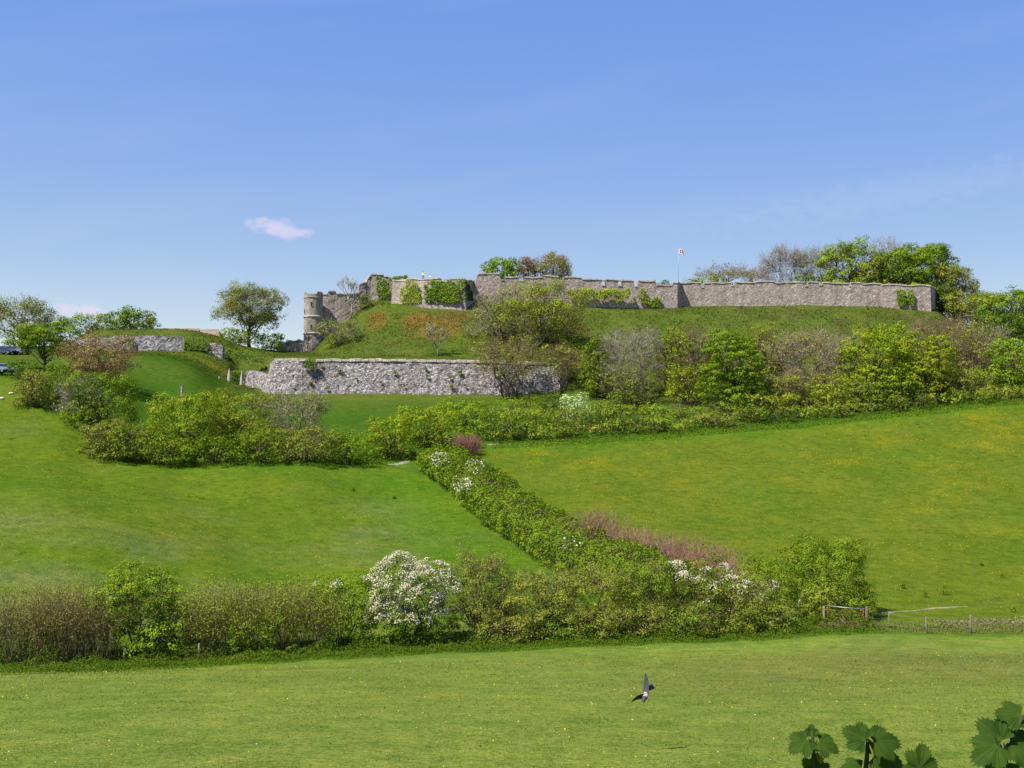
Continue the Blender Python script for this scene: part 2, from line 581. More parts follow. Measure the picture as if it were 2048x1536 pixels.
def twig_quads(rs, a, bb, w0, w1=None):
    d = unit(bb - a)
    s = unit(np.cross(d, unit(rs.normal(size=a.shape))))
    w0 = np.broadcast_to(w0, (len(a),))[:, None]
    w1 = w0 * 0.5 if w1 is None else np.broadcast_to(w1, (len(a),))[:, None]
    return np.stack([a - s * w0 / 2, a + s * w0 / 2, bb + s * w1 / 2, bb - s * w1 / 2], axis=1)


class Tubes:
    def __init__(self):
        self.v, self.f = [], []

    def tube(self, pts, radii, k=5):
        base = len(self.v)
        pts = [Vector(q) for q in pts]
        for i, q in enumerate(pts):
            d = (pts[min(i + 1, len(pts) - 1)] - pts[max(i - 1, 0)])
            if d.length < 1e-6:
                d = Vector((0, 0, 1))
            d.normalize()
            x = d.cross(Vector((0.31, 0.87, 0.13)))
            x.normalize()
            y = d.cross(x)
            for j in range(k):
                a = 2 * math.pi * j / k
                self.v.append(q + (x * math.cos(a) + y * math.sin(a)) * radii[i])
        for i in range(len(pts) - 1):
            for j in range(k):
                a, b_ = base + i * k + j, base + i * k + (j + 1) % k
                self.f.append((a, b_, b_ + k, a + k))
        self.f.append(tuple(base + j for j in range(k))[::-1])
        self.f.append(tuple(base + (len(pts) - 1) * k + j for j in range(k)))

    def curve(self, rnd, a, b_, r0, r1, n=5, wob=0.08, sag=0.0, k=5):
        a, b_ = Vector(a), Vector(b_)
        L = (b_ - a).length
        pts, rr = [], []
        for i in range(n + 1):
            t = i / n
            q = a.lerp(b_, t)
            if 0 < i < n:
                q += Vector((rnd.uniform(-1, 1), rnd.uniform(-1, 1), rnd.uniform(-1, 1))) * wob * L * 0.5
            q.z += sag * L * math.sin(math.pi * t)
            pts.append(q)
            rr.append(r0 + (r1 - r0) * t)
        self.tube(pts, rr, k)
        return pts

    def build(self, name, mat, parent=None):
        return pymesh(name, self.v, self.f, mat, parent, smooth=True)


# ------------------------------------------------------------------ plants
PX = 1098.0


def plant(name, label, cat, u, w, vt, Y, leaf, cover=4.0, seed=0, twig='twig_brown', bark='bark', cb=0.10, twigs=0,
          group=None, depth=0.9, leaf_px=1.72, lobes=10, clump=0.10, trunk=None, lean=(0, 0), extra=None, stems=1,
          flat=0.7, hue=0.25, zoff=0.0, twig_w=0.035, minleaf=0.07, trunk_r=None):
    """tree or shrub: trunk and limbs, fine twigs, crown of leaf clumps. u, w, vt in photo pixels, Y in metres."""
    rs = np.random.RandomState(seed * 13 + 5)
    rnd = random.Random(seed)
    full = cb < 0.13
    if full:
        lobes = int(lobes * 1.3) + 9
    w = w * 1.10
    bx = P(u, 880, Y).x
    bz = ground(bx, Y) + zoff
    H = P(u, vt, Y).z - bz
    Wd = w * Y / F
    root = empty(name, (bx, Y, bz), label, cat, group)
    rx, ry = Wd / 2, Wd / 2 * depth
    z0 = H * cb
    rz = (H - z0) / 2
    cz = z0 + rz
    ls = leaf_px * Y / PX
    ls = max(ls, minleaf)
    # lobes fill an ellipsoid
    lc, lr = [], []
    for i in range(lobes):
        a = 2 * math.pi * (i * 0.618 + rnd.random() * 0.2)
        h = -0.85 + 1.7 * ((i + 0.5) / lobes)
        if full:
            h = -0.97 + 1.80 * ((i + 0.5) / lobes) ** 1.35
            rad = 0.95 if h < 0.05 else math.sqrt(max(0.04, 1 - ((h - 0.05) / 0.95) ** 2))
        else:
            rad = math.sqrt(max(0.05, 1 - h * h))
        k = rnd.uniform(0.55, 0.74)
        R = rnd.uniform(0.28, 0.44)
        kx = min(k, 1 - R * 0.9)
        lc.append((kx * rad * math.cos(a) + lean[0] * h, kx * rad * math.sin(a) + lean[1] * h, h * (1 - R * (0.8 if h > 0 or not full else 0.25))))
        lr.append(R)
    lc.append((0, 0, 0.05))
    lr.append(0.62)
    lc, lr = np.array(lc), np.array(lr)
    sc = np.array([rx, ry, rz])
    # clump centres on the lobes' skins
    rc = max(clump * Wd, ls * 1.6)
    area = math.pi * Wd * (H - z0) * 1.25
    ncl = int(min(max(24, area / (math.pi * rc * rc) * 2.1), 1400))
    li = rs.choice(len(lc), ncl * 3, p=lr ** 2 / np.sum(lr ** 2))
    dirs = unit(rs.normal(size=(ncl * 3, 3)))
    dirs[:, 2] = np.where(dirs[:, 2] < -0.35, -dirs[:, 2] * rs.rand(ncl * 3), dirs[:, 2])
    q = lc[li] + unit(dirs) * lr[li][:, None] * rs.uniform(0.78, 1.04, (ncl * 3, 1))
    dd = np.linalg.norm(q[:, None, :] - lc[None], axis=2) / lr[None]
    inside = np.sum(dd < 0.74, axis=1)
    q, dirs = q[inside == 0], dirs[inside == 0]
    q, dirs = q[:ncl], unit(dirs[:ncl])
    stray = rs.rand(len(q)) < (0.10 if cover < 4 else 0.03)
    q = np.where(stray[:, None], q * rs.uniform(1.04, 1.22, (len(q), 1)), q)
    cc = q * sc + np.array([0, 0, cz])
    keep = cc[:, 2] > 0.15
    cc, dirs = cc[keep], dirs[keep]
    nc = len(cc)
    # leaves
    A = math.pi / 4 * Wd * (H - z0)
    N = int(1.45 * cover * A / (0.62 * ls * ls))
    N = min(N, 30000)
    if leaf and N > 0:
        ci = rs.randint(0, nc, N)
        csz = rs.uniform(0.6, 1.25, nc) * rc
        o = unit(rs.normal(size=(N, 3)) + np.array([0, 0, 0.35]) + dirs[ci] * 0.5)
        off = o * (csz[ci][:, None]) * rs.uniform(0.55, 1.05, (N, 1)) * np.array([1, 1, flat])
        pos = cc[ci] + off
        nf = N // 9                     # leaves inside the crown, between the clumps
        fi_ = rs.choice(len(lc), nf, p=lr ** 3 / np.sum(lr ** 3))
        pos[:nf] = (lc[fi_] + unit(rs.normal(size=(nf, 3))) * (lr[fi_] * rs.rand(nf) ** 0.4)[:, None]) * sc + np.array([0, 0, cz])
        ok = pos[:, 2] > 0.02
        nrm = unit(o * 1.0 + dirs[ci] * 0.35 + np.array([0, 0, 0.35]) + rs.normal(size=(N, 3)) * 0.25)
        V = leaf_quads(rs, pos, nrm, ls * rs.choice([0.7, 0.85, 1.0, 1.3], N) * rs.uniform(0.85, 1.15, N))
        ct = rs.uniform(0.1, 0.9, nc)
        hu = np.clip((rs.rand(nc) - (1 - hue)) / max(hue, 1e-3), 0, 1) * 0.8 if hue > 0 else np.zeros(nc)
        tint = ct[ci] + rs.uniform(-0.15, 0.15, N)
        quads_mesh('crown' if cat == 'tree' else 'foliage', V[ok], leaf, root, tint[ok], (hu[ci] * rs.uniform(0.5, 1, N))[ok])
        if extra:
            emat, frac, ecov, zmin = extra
            pick = np.where(cc[:, 2] > z0 + (H - z0) * zmin)[0]
            pick = rs.permutation(pick)[:max(1, int(len(pick) * frac))]
            M = int(ecov * A / (0.5 * ls * ls * 0.62 * 2))
            ei = pick[rs.randint(0, len(pick), M)]
            o = unit(rs.normal(size=(M, 3)) + np.array([0, 0, 0.5]) + dirs[ei] * 0.9)
            pos = cc[ei] + o * (csz[ei][:, None]) * rs.uniform(0.95, 1.2, (M, 1)) * np.array([1, 1, flat])
            nrm = unit(o + np.array([-0.2, -0.2, 0.5]) + rs.normal(size=(M, 3)) * 0.5)
            quads_mesh('blossom', leaf_quads(rs, pos, nrm, ls * rs.uniform(0.5, 1.0, M), 0.9), emat, root, rs.rand(M))
    # trunk and limbs
    tb = Tubes()
    tr = trunk_r if trunk_r else max(0.05, 0.018 * H + 0.010 * Wd)
    lcw = lc * sc + np.array([0, 0, cz])
    if stems == 1:
        top = Vector((lean[0] * rx * 0.4, 0, z0 + (H - z0) * 0.55))
        mid = tb.curve(rnd, (0, 0, -0.4), top, tr, tr * 0.45, 6, 0.07, k=7)
        for i in range(len(lc)):
            if rnd.random() < 0.15:
                continue
            k = min(5, max(1, int(1 + 5 * max(0.05, (lcw[i][2] - z0 * 0.5) / H) * rnd.uniform(0.4, 0.9))))
            tb.curve(rnd, mid[k], lcw[i], tr * 0.42, tr * 0.12, 5, 0.16, 0.05, 4)
    else:
        for s_ in range(stems):
            a = rnd.uniform(0, 6.28)
            st = Vector((math.cos(a) * rx * 0.22 * rnd.random(), math.sin(a) * ry * 0.22 * rnd.random(), -0.3))
            i = rnd.randrange(len(lc))
            j = (i + 3) % len(lc)
            pts = tb.curve(rnd, st, lcw[i], tr * 0.55, tr * 0.14, 6, 0.12, 0.06, 5)
            tb.curve(rnd, pts[3], lcw[j], tr * 0.28, tr * 0.1, 4, 0.15, 0.04, 4)
    tb.build('trunk' if cat == 'tree' else 'stem', bark, root)
    # fine twigs
    if twigs > 0:
        n1 = int(nc * 1.0)
        near = np.argmin(np.linalg.norm(cc[:, None, :] - lcw[None], axis=2), axis=1)
        hub = lcw[near] * 0.75 + np.array([0, 0, cz * 0.8]) * 0.25
        mid = (hub + cc) / 2 + rs.normal(size=cc.shape) * rc * 0.35
        tq = [twig_quads(rs, hub, mid, twig_w * 2.2, twig_w * 1.5), twig_quads(rs, mid, cc, twig_w * 1.5, twig_w)]
        M = int(twigs)
        ci = rs.randint(0, nc, M)
        st = mid[ci] * 0.35 + cc[ci] * 0.65 + rs.normal(size=(M, 3)) * rc * 0.3
        dv = unit(dirs[ci] * 0.8 + rs.normal(size=(M, 3)) * 0.55 + np.array([0, 0, 0.45]))
        en = st + dv * rc * rs.uniform(0.6, 1.6, (M, 1))
        tq.append(twig_quads(rs, st, en, twig_w * rs.uniform(0.6, 1.1, M)))
        V = np.concatenate(tq)
        ok = V[:, :, 2].min(axis=1) > 0
        tag(quads_mesh('twigs', V[ok], twig, root), kind='stuff')
    return root


def bare_tree(name, label, u, w, vt, Y, seed, bark='bark_grey', group=None, levels=5, leaf=None, leafn=0, tw=0.03, zoff=0.0, spread=0.75):
    """leafless tree grown by forking limbs; a few leaves can be strewn at the tips."""
    rnd = random.Random(seed)
    rs = np.random.RandomState(seed)
    bx = P(u, 880, Y).x
    bz = ground(bx, Y) + zoff
    H = P(u, vt, Y).z - bz
    Wd = w * Y / F
    root = empty(name, (bx, Y, bz), label, 'tree', group)
    tb = Tubes()
    A, B, Wt, tips = [], [], [], []
    asp = Wd / H * 1.0

    def grow(p, d, L, r, lev):
        q = p + d * L
        q2 = p.lerp(q, 0.5) + Vector((rnd.uniform(-1, 1), rnd.uniform(-1, 1), rnd.uniform(-0.5, 0.8))) * L * 0.10
        if lev <= 2:
            tb.tube([p, q2, q], [r, r * 0.8, r * 0.62], 5 if lev < 2 else 3)
        else:
            A.extend([p, q2])
            B.extend([q2, q])
            Wt.extend([max(r * 1.7, tw)] * 2)
        if lev >= levels:
            tips.append(q)
            return
        n = 3 if lev < 1 else rnd.choice((3, 3, 4))
        if lev >= 3:
            n = 4
        for i in range(n):
            a = rnd.uniform(0, 6.28)
            sp = spread * rnd.uniform(0.5, 1.25)
            side = Vector((math.cos(a), math.sin(a), 0))
            nd = (d + side * sp + Vector((0, 0, 0.22))).normalized()
            st = p.lerp(q, rnd.uniform(0.45, 1.0)) if lev > 0 else p.lerp(q, rnd.uniform(0.65, 1.0))
            grow(st, nd, L * rnd.uniform(0.62, 0.85), r * 0.58, lev + 1)
    grow(Vector((0, 0, -0.3)), Vector((rnd.uniform(-0.1, 0.1), 0, 1)).normalized(), H * 0.30, max(0.10, H * 0.02), 0)
    # fit to the wanted size
    allp = np.array([list(q) for q in tips])
    zmax = np.percentile(allp[:, 2], 99.5)
    xm = np.percentile(np.abs(allp[:, 0] - np.median(allp[:, 0])), 97)
    k = np.array([Wd / 2 / xm, Wd / 2 / xm, H / zmax])
    tb.v = [Vector((q.x * k[0] if q.z > 0.5 else q.x, q.y * k[1] if q.z > 0.5 else q.y, q.z * k[2])) for q in tb.v]
    tb.build('trunk', bark, root)
    a, bb = np.array([list(q) for q in A]) * k, np.array([list(q) for q in B]) * k
    V = twig_quads(rs, a, bb, np.array(Wt), np.array(Wt) * 0.7)
    tp = allp * k
    M = len(tp) * 8
    ti = rs.randint(0, len(tp), M)
    en = tp[ti] + unit(rs.normal(size=(M, 3)) + np.array([0, 0, 0.6])) * rs.uniform(0.03, 0.10, (M, 1)) * Wd
    V = np.concatenate([V, twig_quads(rs, tp[ti], en, tw * 0.8)])
    quads_mesh('twigs', V, bark if bark in MATS else 'bark_grey', root)
    if leaf and leafn:
        ti = rs.randint(0, len(tp), leafn)
        pos = tp[ti] + rs.normal(size=(leafn, 3)) * 0.03 * Wd
        ls = 1.7 * Y / PX
        quads_mesh('crown', leaf_quads(rs, pos, unit(rs.normal(size=(leafn, 3)) + np.array([0, 0, 0.6])), ls * rs.uniform(0.6, 1.2, leafn)), leaf, root, rs.rand(leafn), np.zeros(leafn))
    return root


def thicket(name, label, cat, pts, hw, vts, seed, nst, twig='twig_purple', leaf=None, leafn=0, leaf_px=1.7, tw=0.03, group=None, hue=0.2):
    """many upright thin stems along a line. pts: [(u, Y)], vts: top pixel row at each point."""
    rs = np.random.RandomState(seed)
    k = len(pts)
    W3 = np.array([[P(u, 880, Y).x, Y, P(u, vt, Y).z] for (u, Y), vt in zip(pts, vts)])
    t = rs.rand(nst) * (k - 1)
    i = np.minimum(t.astype(int), k - 2)
    f = (t - i)[:, None]
    c = W3[i] * (1 - f) + W3[i + 1] * f
    base = c.copy()
    base[:, :2] += rs.uniform(-1, 1, (nst, 2)) * hw
    base[:, 2] = ground_np(base[:, 0], base[:, 1])
    hgt = np.maximum(0.5, c[:, 2] - base[:, 2]) * rs.uniform(0.45, 1.0, nst) ** 0.7
    o0 = base.mean(axis=0)
    root = empty(name, tuple(o0), label, cat, group)
    base = base - o0
    qs, tips = [], []
    p = base.copy()
    p[:, 2] -= 0.1
    d = unit(rs.normal(size=(nst, 3)) * np.array([0.22, 0.22, 0.05]) + np.array([0, 0, 1]))
    for s_ in range(4):
        q = p + d * (hgt / 4)[:, None]
        qs.append(twig_quads(rs, p, q, tw * (1.5 - 0.3 * s_) * np.where(np.arange(nst) % 9 == 0, 3.0, 1.0)))
        if s_ >= 1:
            for r in range(3):
                e = q + unit(d * 0.8 + rs.normal(size=(nst, 3)) * 0.5) * (hgt * rs.uniform(0.08, 0.22, nst))[:, None]
                qs.append(twig_quads(rs, q, e, tw * 0.8))
                tips.append(e)
        p = q
        d = unit(d + rs.normal(size=(nst, 3)) * 0.13)
    tips = np.concatenate(tips)
    quads_mesh('stems', np.concatenate(qs), twig, root)
    if leaf and leafn:
        ti = rs.randint(0, len(tips), leafn)
        Ym = o0[1]
        pos = tips[ti] + rs.normal(size=(leafn, 3)) * 0.15
        pos[:, 2] = np.abs(pos[:, 2])
        ls = leaf_px * Ym / PX
        nrm = unit(rs.normal(size=(leafn, 3)) + np.array([-0.2, -0.2, 0.7]))
        h = np.where(rs.rand(leafn) < hue, rs.rand(leafn), 0)
        quads_mesh('foliage', leaf_quads(rs, pos, nrm, ls * rs.uniform(0.6, 1.3, leafn)), leaf, root, rs.rand(leafn), h)
    return root


def scatter(name, label, pts, nrm, size, mat, seed, kind='stuff', cat=None, tint=None, hue=None, aspect=0.6):
    """one mass of small blades or leaves"""
    rs = np.random.RandomState(seed)
    o0 = pts.mean(axis=0)
    V = leaf_quads(rs, pts - o0, nrm, size, aspect)
    n = len(pts)
    o = quads_mesh(name, V, mat, None, rs.rand(n) if tint is None else tint, np.zeros(n) if hue is None else hue)
    o.location = o0
    return tag(o, label, cat, None, kind)

# ------------------------------------------------------------------ the ground, one sheet to the horizon
def axis(lo, fine_lo, fine_hi, hi, step):
    a = list(np.arange(fine_lo, fine_hi, step))
    l, s_, q = [], step, fine_lo
    while q > lo:
        s_ *= 1.35
        q -= s_
        l.append(q)
    r, s_, q = [], step, fine_hi
    while q < hi:
        s_ *= 1.35
        r.append(q)
        q += s_
    return np.array(l[::-1] + a + r)


xs = axis(-3500, -118, 122, 3500, 1.0)
ys = axis(-110, 6, 276, 4800, 1.0)
GX, GY = np.meshgrid(xs, ys)
gx, gy = GX.ravel(), GY.ravel()
gz = ground_np(gx, gy)
me = bpy.data.meshes.new('ground')
nv = len(gx)
me.vertices.add(nv)
me.vertices.foreach_set('co', np.stack([gx, gy, gz], 1).astype(np.float32).ravel())
nx, ny = len(xs), len(ys)
ii, jj = np.meshgrid(np.arange(nx - 1), np.arange(ny - 1))
q0 = (jj * nx + ii).ravel()
fc = np.stack([q0, q0 + 1, q0 + nx + 1, q0 + nx], 1)
me.loops.add(fc.size)
me.loops.foreach_set('vertex_index', fc.astype(np.int32).ravel())
me.polygons.add(len(fc))
me.polygons.foreach_set('loop_start', np.arange(0, fc.size, 4, dtype=np.int32))
me.polygons.foreach_set('use_smooth', np.ones(len(fc), bool))
EDGE_U = [0, 110, 150, 250, 400, 560, 740, 800, 900, 960, 1110, 1300, 1450, 1700, 1870, 2048]
EDGE_Y = [164, 160, 150, 139, 138, 140, 146, 149, 156, 160, 164, 168, 172, 177, 181, 185]
HA, HB = hit(905, 948), hit(1330, 1205)


def region(x, y):
    """near field, left field, right field, bank masks (numpy)"""
    u = 1024 + x / np.maximum(y, 40) * F
    hy = hedge_y(u)
    ed = np.interp(u, EDGE_U, EDGE_Y)
    xd = HA.x + (y - HA.y) / (HB.y - HA.y) * (HB.x - HA.x)
    near = y < hy
    bank = y > ed
    right = (x > xd) & ~near & ~bank
    left = ~near & ~bank & ~right
    return u, hy, ed, xd, near, left, right, bank


u_, hy_, ed_, xd_, near_, left_, right_, bank_ = region(gx, gy)
col = np.zeros((nv, 3))
A3 = lambda *q: np.array(q)
col[near_] = A3(0.112, 0.146, 0.026)
col[left_] = A3(0.072, 0.106, 0.009)
col[right_] = A3(0.074, 0.101, 0.010)
col[bank_] = A3(0.058, 0.082, 0.013)


def blend(mask, c):
    global col
    m = np.clip(mask, 0, 1)[:, None]
    col = col * (1 - m) + np.array(c)[None] * np.array([0.56, 0.58, 0.55])[None] * m


big = fnoise(gx * 0.035, gy * 0.035, 11)
mid = fnoise(gx * 0.12, gy * 0.12, 21)
sm = fnoise(gx * 0.45, gy * 0.30, 31)
blend((big - 0.52) * 3.0 * near_, (0.185, 0.185, 0.055))
blend((mid - 0.55) * 2.0 * near_, (0.120, 0.190, 0.025))
blend((mid - 0.52) * 3.0 * left_, (0.150, 0.190, 0.050))
dry = np.exp(-((gy - 78) / 18.0) ** 2) * left_ * np.clip((fnoise(gx * 0.10, gy * 0.22, 8) - 0.42) * 4, 0, 1)
blend(dry * 0.55, (0.205, 0.205, 0.085))
blend((0.45 - mid) * 3.0 * left_, (0.085, 0.165, 0.015))
yl = np.clip((fnoise(gx * 0.10, gy * 0.07, 41) - 0.50) * 6, 0, 1) * np.clip((sm - 0.45) * 5, 0, 1) * right_
blend(yl * 0.32 * np.clip((gy - 95) / 60, 0.15, 1), (0.31, 0.25, 0.008))
blend((0.44 - mid) * 3.0 * right_, (0.100, 0.172, 0.016))
blend(np.exp(-((gy - ed_ + 3) / 4.0) ** 2) * right_ * 0.8, (0.082, 0.185, 0.014))
blend(np.exp(-((gy - ed_ + 1) / 4.0) ** 2) * left_ * 0.7, (0.072, 0.175, 0.012))
blend(np.exp(-((gx - xd_ + 8) / 6.0) ** 2) * left_ * 0.7 * (gy < 140), (0.082, 0.182, 0.012))
blend(np.exp(-((hy_ - gy) / 2.6) ** 2) * near_, (0.085, 0.185, 0.014))
blend((mid - 0.47) * 3.0 * bank_, (0.125, 0.145, 0.030))
blend((fnoise(gx * 0.2, gy * 0.2, 61) - 0.55) * 5 * bank_ * (gy > 212) * (gx > -20), (0.115, 0.115, 0.038))
# dark lush slope below the outwork
blend(bank_ * np.clip((200 - gy) / 25, 0, 1) * 0.75, (0.050, 0.130, 0.012))
for (uu, vv, ru, ry, cc_) in [(868, 655, 60, 7, (0.265, 0.115, 0.026)), (835, 640, 28, 4, (0.25, 0.11, 0.026)), (753, 643, 24, 4, (0.25, 0.11, 0.028)), (722, 612, 14, 3.5, (0.22, 0.10, 0.03)), (905, 635, 40, 4, (0.17, 0.085, 0.03))]:
    h_ = hit(uu, vv)
    rr = np.sqrt(((gx - h_.x) / (ru * h_.y / F)) ** 2 + ((gy - h_.y) / ry) ** 2) + (fnoise(gx * 0.35, gy * 0.35, 71) - 0.5) * 1.1
    blend(np.clip((1.0 - rr) * 2.2, 0, 1) * 0.7, np.array(cc_) * np.array([0.95, 1.25, 1.2]))
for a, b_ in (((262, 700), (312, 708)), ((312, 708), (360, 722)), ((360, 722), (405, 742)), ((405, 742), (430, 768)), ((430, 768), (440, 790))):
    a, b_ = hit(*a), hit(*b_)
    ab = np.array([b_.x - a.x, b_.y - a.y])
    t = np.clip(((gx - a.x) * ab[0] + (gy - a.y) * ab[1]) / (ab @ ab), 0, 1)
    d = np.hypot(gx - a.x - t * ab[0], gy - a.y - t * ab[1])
    blend(np.exp(-(d / 4.0) ** 2) * 0.75, (0.050, 0.105, 0.010))  # darker green painted along the ditch, standing in for its slope's shade
yp = [hit(a, b_) for a, b_ in ((312, 703), (352, 707), (390, 716), (425, 731), (452, 742))]
for a, b_ in zip(yp[:-1], yp[1:]):
    ab = np.array([b_.x - a.x, b_.y - a.y])
    t = np.clip(((gx - a.x) * ab[0] + (gy - a.y) * ab[1]) / (ab @ ab), 0, 1)
    d = np.hypot(gx - a.x - t * ab[0], gy - a.y - t * ab[1])
    blend(np.exp(-(d / 1.3) ** 2) * 0.8, (0.24, 0.20, 0.022))
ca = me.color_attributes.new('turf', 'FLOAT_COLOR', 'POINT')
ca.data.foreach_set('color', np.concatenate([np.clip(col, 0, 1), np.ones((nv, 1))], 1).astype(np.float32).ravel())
me.update()
me.validate()
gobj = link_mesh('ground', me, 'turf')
tag(gobj, kind='structure')


def ribbon(name, uvs, width, mat, lift=0.05, wob=0.25, seed=0, sub=10):
    rnd = random.Random(seed)
    pts = [hit(a, b_) for a, b_ in uvs]
    d = []
    for a, b_ in zip(pts[:-1], pts[1:]):
        for i in range(sub):
            d.append(a.lerp(b_, i / sub))
    d.append(pts[-1])
    vs, fs = [], []
    for i, q in enumerate(d):
        t = (d[min(i + 1, len(d) - 1)] - d[max(i - 1, 0)])
        t.z = 0
        t.normalize()
        s_ = Vector((-t.y, t.x, 0))
        taper = min(1.0, 0.25 + 4 * min(i, len(d) - 1 - i) / len(d))
        wl, wr = width / 2 * taper * (1 + rnd.uniform(-wob, wob)), width / 2 * taper * (1 + rnd.uniform(-wob, wob))
        for k in (-1, -0.33, 0.33, 1):
            q2 = q + s_ * k * (wl if k < 0 else wr)
            q2.z = ground(q2.x, q2.y) + (lift if abs(k) < 0.9 else -0.04)
            vs.append(q2)
    for i in range(len(d) - 1):
        for k in range(3):
            a = i * 4 + k
            fs.append((a, a + 1, a + 5, a + 4))
    return tag(pymesh(name, vs, fs, mat, smooth=True), kind='structure')


ribbon('footpath', [(1752, 1228), (1800, 1223), (1862, 1217), (1936, 1213)], 0.55, 'chalk_path', 0.02, 0.7, 1)
ribbon('footpath', [(1936, 1213), (1990, 1207), (2060, 1203)], 0.6, 'trodden_grass', 0.05, 0.4, 2)
ribbon('footpath', [(775, 930), (800, 928), (818, 922)], 1.3, 'chalk_path', 0.06, 0.4, 3)
ribbon('footpath', [(975, 889), (990, 889), (1003, 890)], 1.0, 'chalk_path', 0.06, 0.4, 4)
ribbon('footpath', [(985, 893), (1030, 925), (1075, 957), (1120, 990)], 0.35, 'trodden_grass', 0.05, 0.2, 5)
ribbon('footpath', [(62, 805), (74, 845), (102, 880), (140, 908)], 0.28, 'trodden_grass', 0.05, 0.3, 6)
ribbon('footpath', [(660, 799), (740, 799), (840, 797), (885, 800)], 0.5, 'trodden_grass', 0.06, 0.5, 7)
ribbon('footpath', [(800, 1000), (850, 1040), (910, 1090)], 0.22, 'trodden_grass', 0.05, 0.3, 9)


# ------------------------------------------------------------------ masonry
def masonry(name, stations, thick, mat, label, cat='wall', batter=0.0, coping=True, rough=0.10, seed=0, seg=0.45, jag=0.06, emb=1.0):
    """wall of dressed rubble. stations: (u, v_top, v_base, Y) from left to right as seen; real plan positions come from u and Y."""
    rnd = random.Random(seed)
    St = []
    for (u, vt, vb, Y) in stations:
        q = P(u, vb, Y)
        St.append((Vector((q.x, Y, 0)), P(u, vt, Y).z, min(q.z, ground(q.x, Y)) - emb))
    pl, step = [], []
    for a, b_ in zip(St[:-1], St[1:]):
        L = (b_[0] - a[0]).length
        n = max(1, int(math.ceil(L / seg)))
        for i in range(n):
            t = i / n
            pl.append((a[0].lerp(b_[0], t), a[1] + (b_[1] - a[1]) * t, a[2] + (b_[2] - a[2]) * t))
    pl.append(St[-1])
    o0 = Vector((sum(q[0].x for q in pl) / len(pl), sum(q[0].y for q in pl) / len(pl), min(q[2] for q in pl)))
    N = len(pl)
    hmax = max(q[1] - q[2] for q in pl)
    R = max(6, int(hmax / seg))
    vs, fs, nrm = [], [], []
    for i in range(N):
        d = pl[min(i + 1, N - 1)][0] - pl[max(i - 1, 0)][0]
        d.normalize()
        nrm.append(Vector((d.y, -d.x, 0)))
    for i, (q, zt, zb) in enumerate(pl):
        zt = zt + rnd.uniform(-jag, jag) + 0.22 * mnoise.noise(Vector((q.x * 0.35, q.y * 0.35, seed)))
        for r in range(R + 1):
            t = r / R
            z = zb + (zt - zb) * t
            wz = Vector((q.x * 0.9, q.y * 0.9, z * 1.1))
            dsp = (mnoise.noise(wz) * 0.7 + mnoise.noise(wz * 3.1) * 0.5) * rough
            vs.append(q + nrm[i] * (dsp + batter * (1 - t)) + Vector((0, 0, z)) - o0)
        vs.append(q - nrm[i] * thick + Vector((0, 0, zt)) - o0)
        vs.append(q - nrm[i] * thick + Vector((0, 0, zb)) - o0)
    K = R + 3
    for i in range(N - 1):
        for r in range(K - 1):
            a = i * K + r
            fs.append((a, a + K, a + K + 1, a + 1))
    fs.append(tuple(range(K)))
    fs.append(tuple((N - 1) * K + r for r in range(K))[::-1])
    o = pymesh(name, vs, fs, mat)
    o.location = o0
    tag(o, label, cat)
    if coping:
        cv, cf = [], []
        for i in range(N - 1):
            a, b_ = pl[i], pl[i + 1]
            L = (b_[0] - a[0]).length
            if abs(b_[1] - a[1]) > 0.6 * L + 0.15:
                continue
            base = len(cv)
            hgt = 0.16 + rnd.uniform(-0.05, 0.09)
            for (q, zt, zb), nn in ((a, nrm[i]), (b_, nrm[i + 1])):
                nz_ = 0.22 * mnoise.noise(Vector((q.x * 0.35, q.y * 0.35, seed)))
                for off, zz in ((0.14, -0.06), (0.14, hgt), (-0.7, hgt + 0.03), (-0.7, -0.06)):
                    cv.append(q + nn * off + Vector((0, 0, zt + nz_ + zz)) - o0)
            for k in range(4):
                cf.append((base + k, base + 4 + k, base + 4 + (k + 1) % 4, base + (k + 1) % 4))
            cf.append((base, base + 1, base + 2, base + 3))
            cf.append((base + 7, base + 6, base + 5, base + 4))
        pymesh('coping', cv, cf, 'stone_coping', o)
    return o


def L_(stn, vb0, vb1, Y0, Y1):
    """fill base row and distance linearly along u"""
    u0, u1 = stn[0][0], stn[-1][0]
    return [(u, vt, vb0 + (vb1 - vb0) * (u - u0) / (u1 - u0), Y0 + (Y1 - Y0) * (u - u0) / (u1 - u0)) for u, vt in stn]


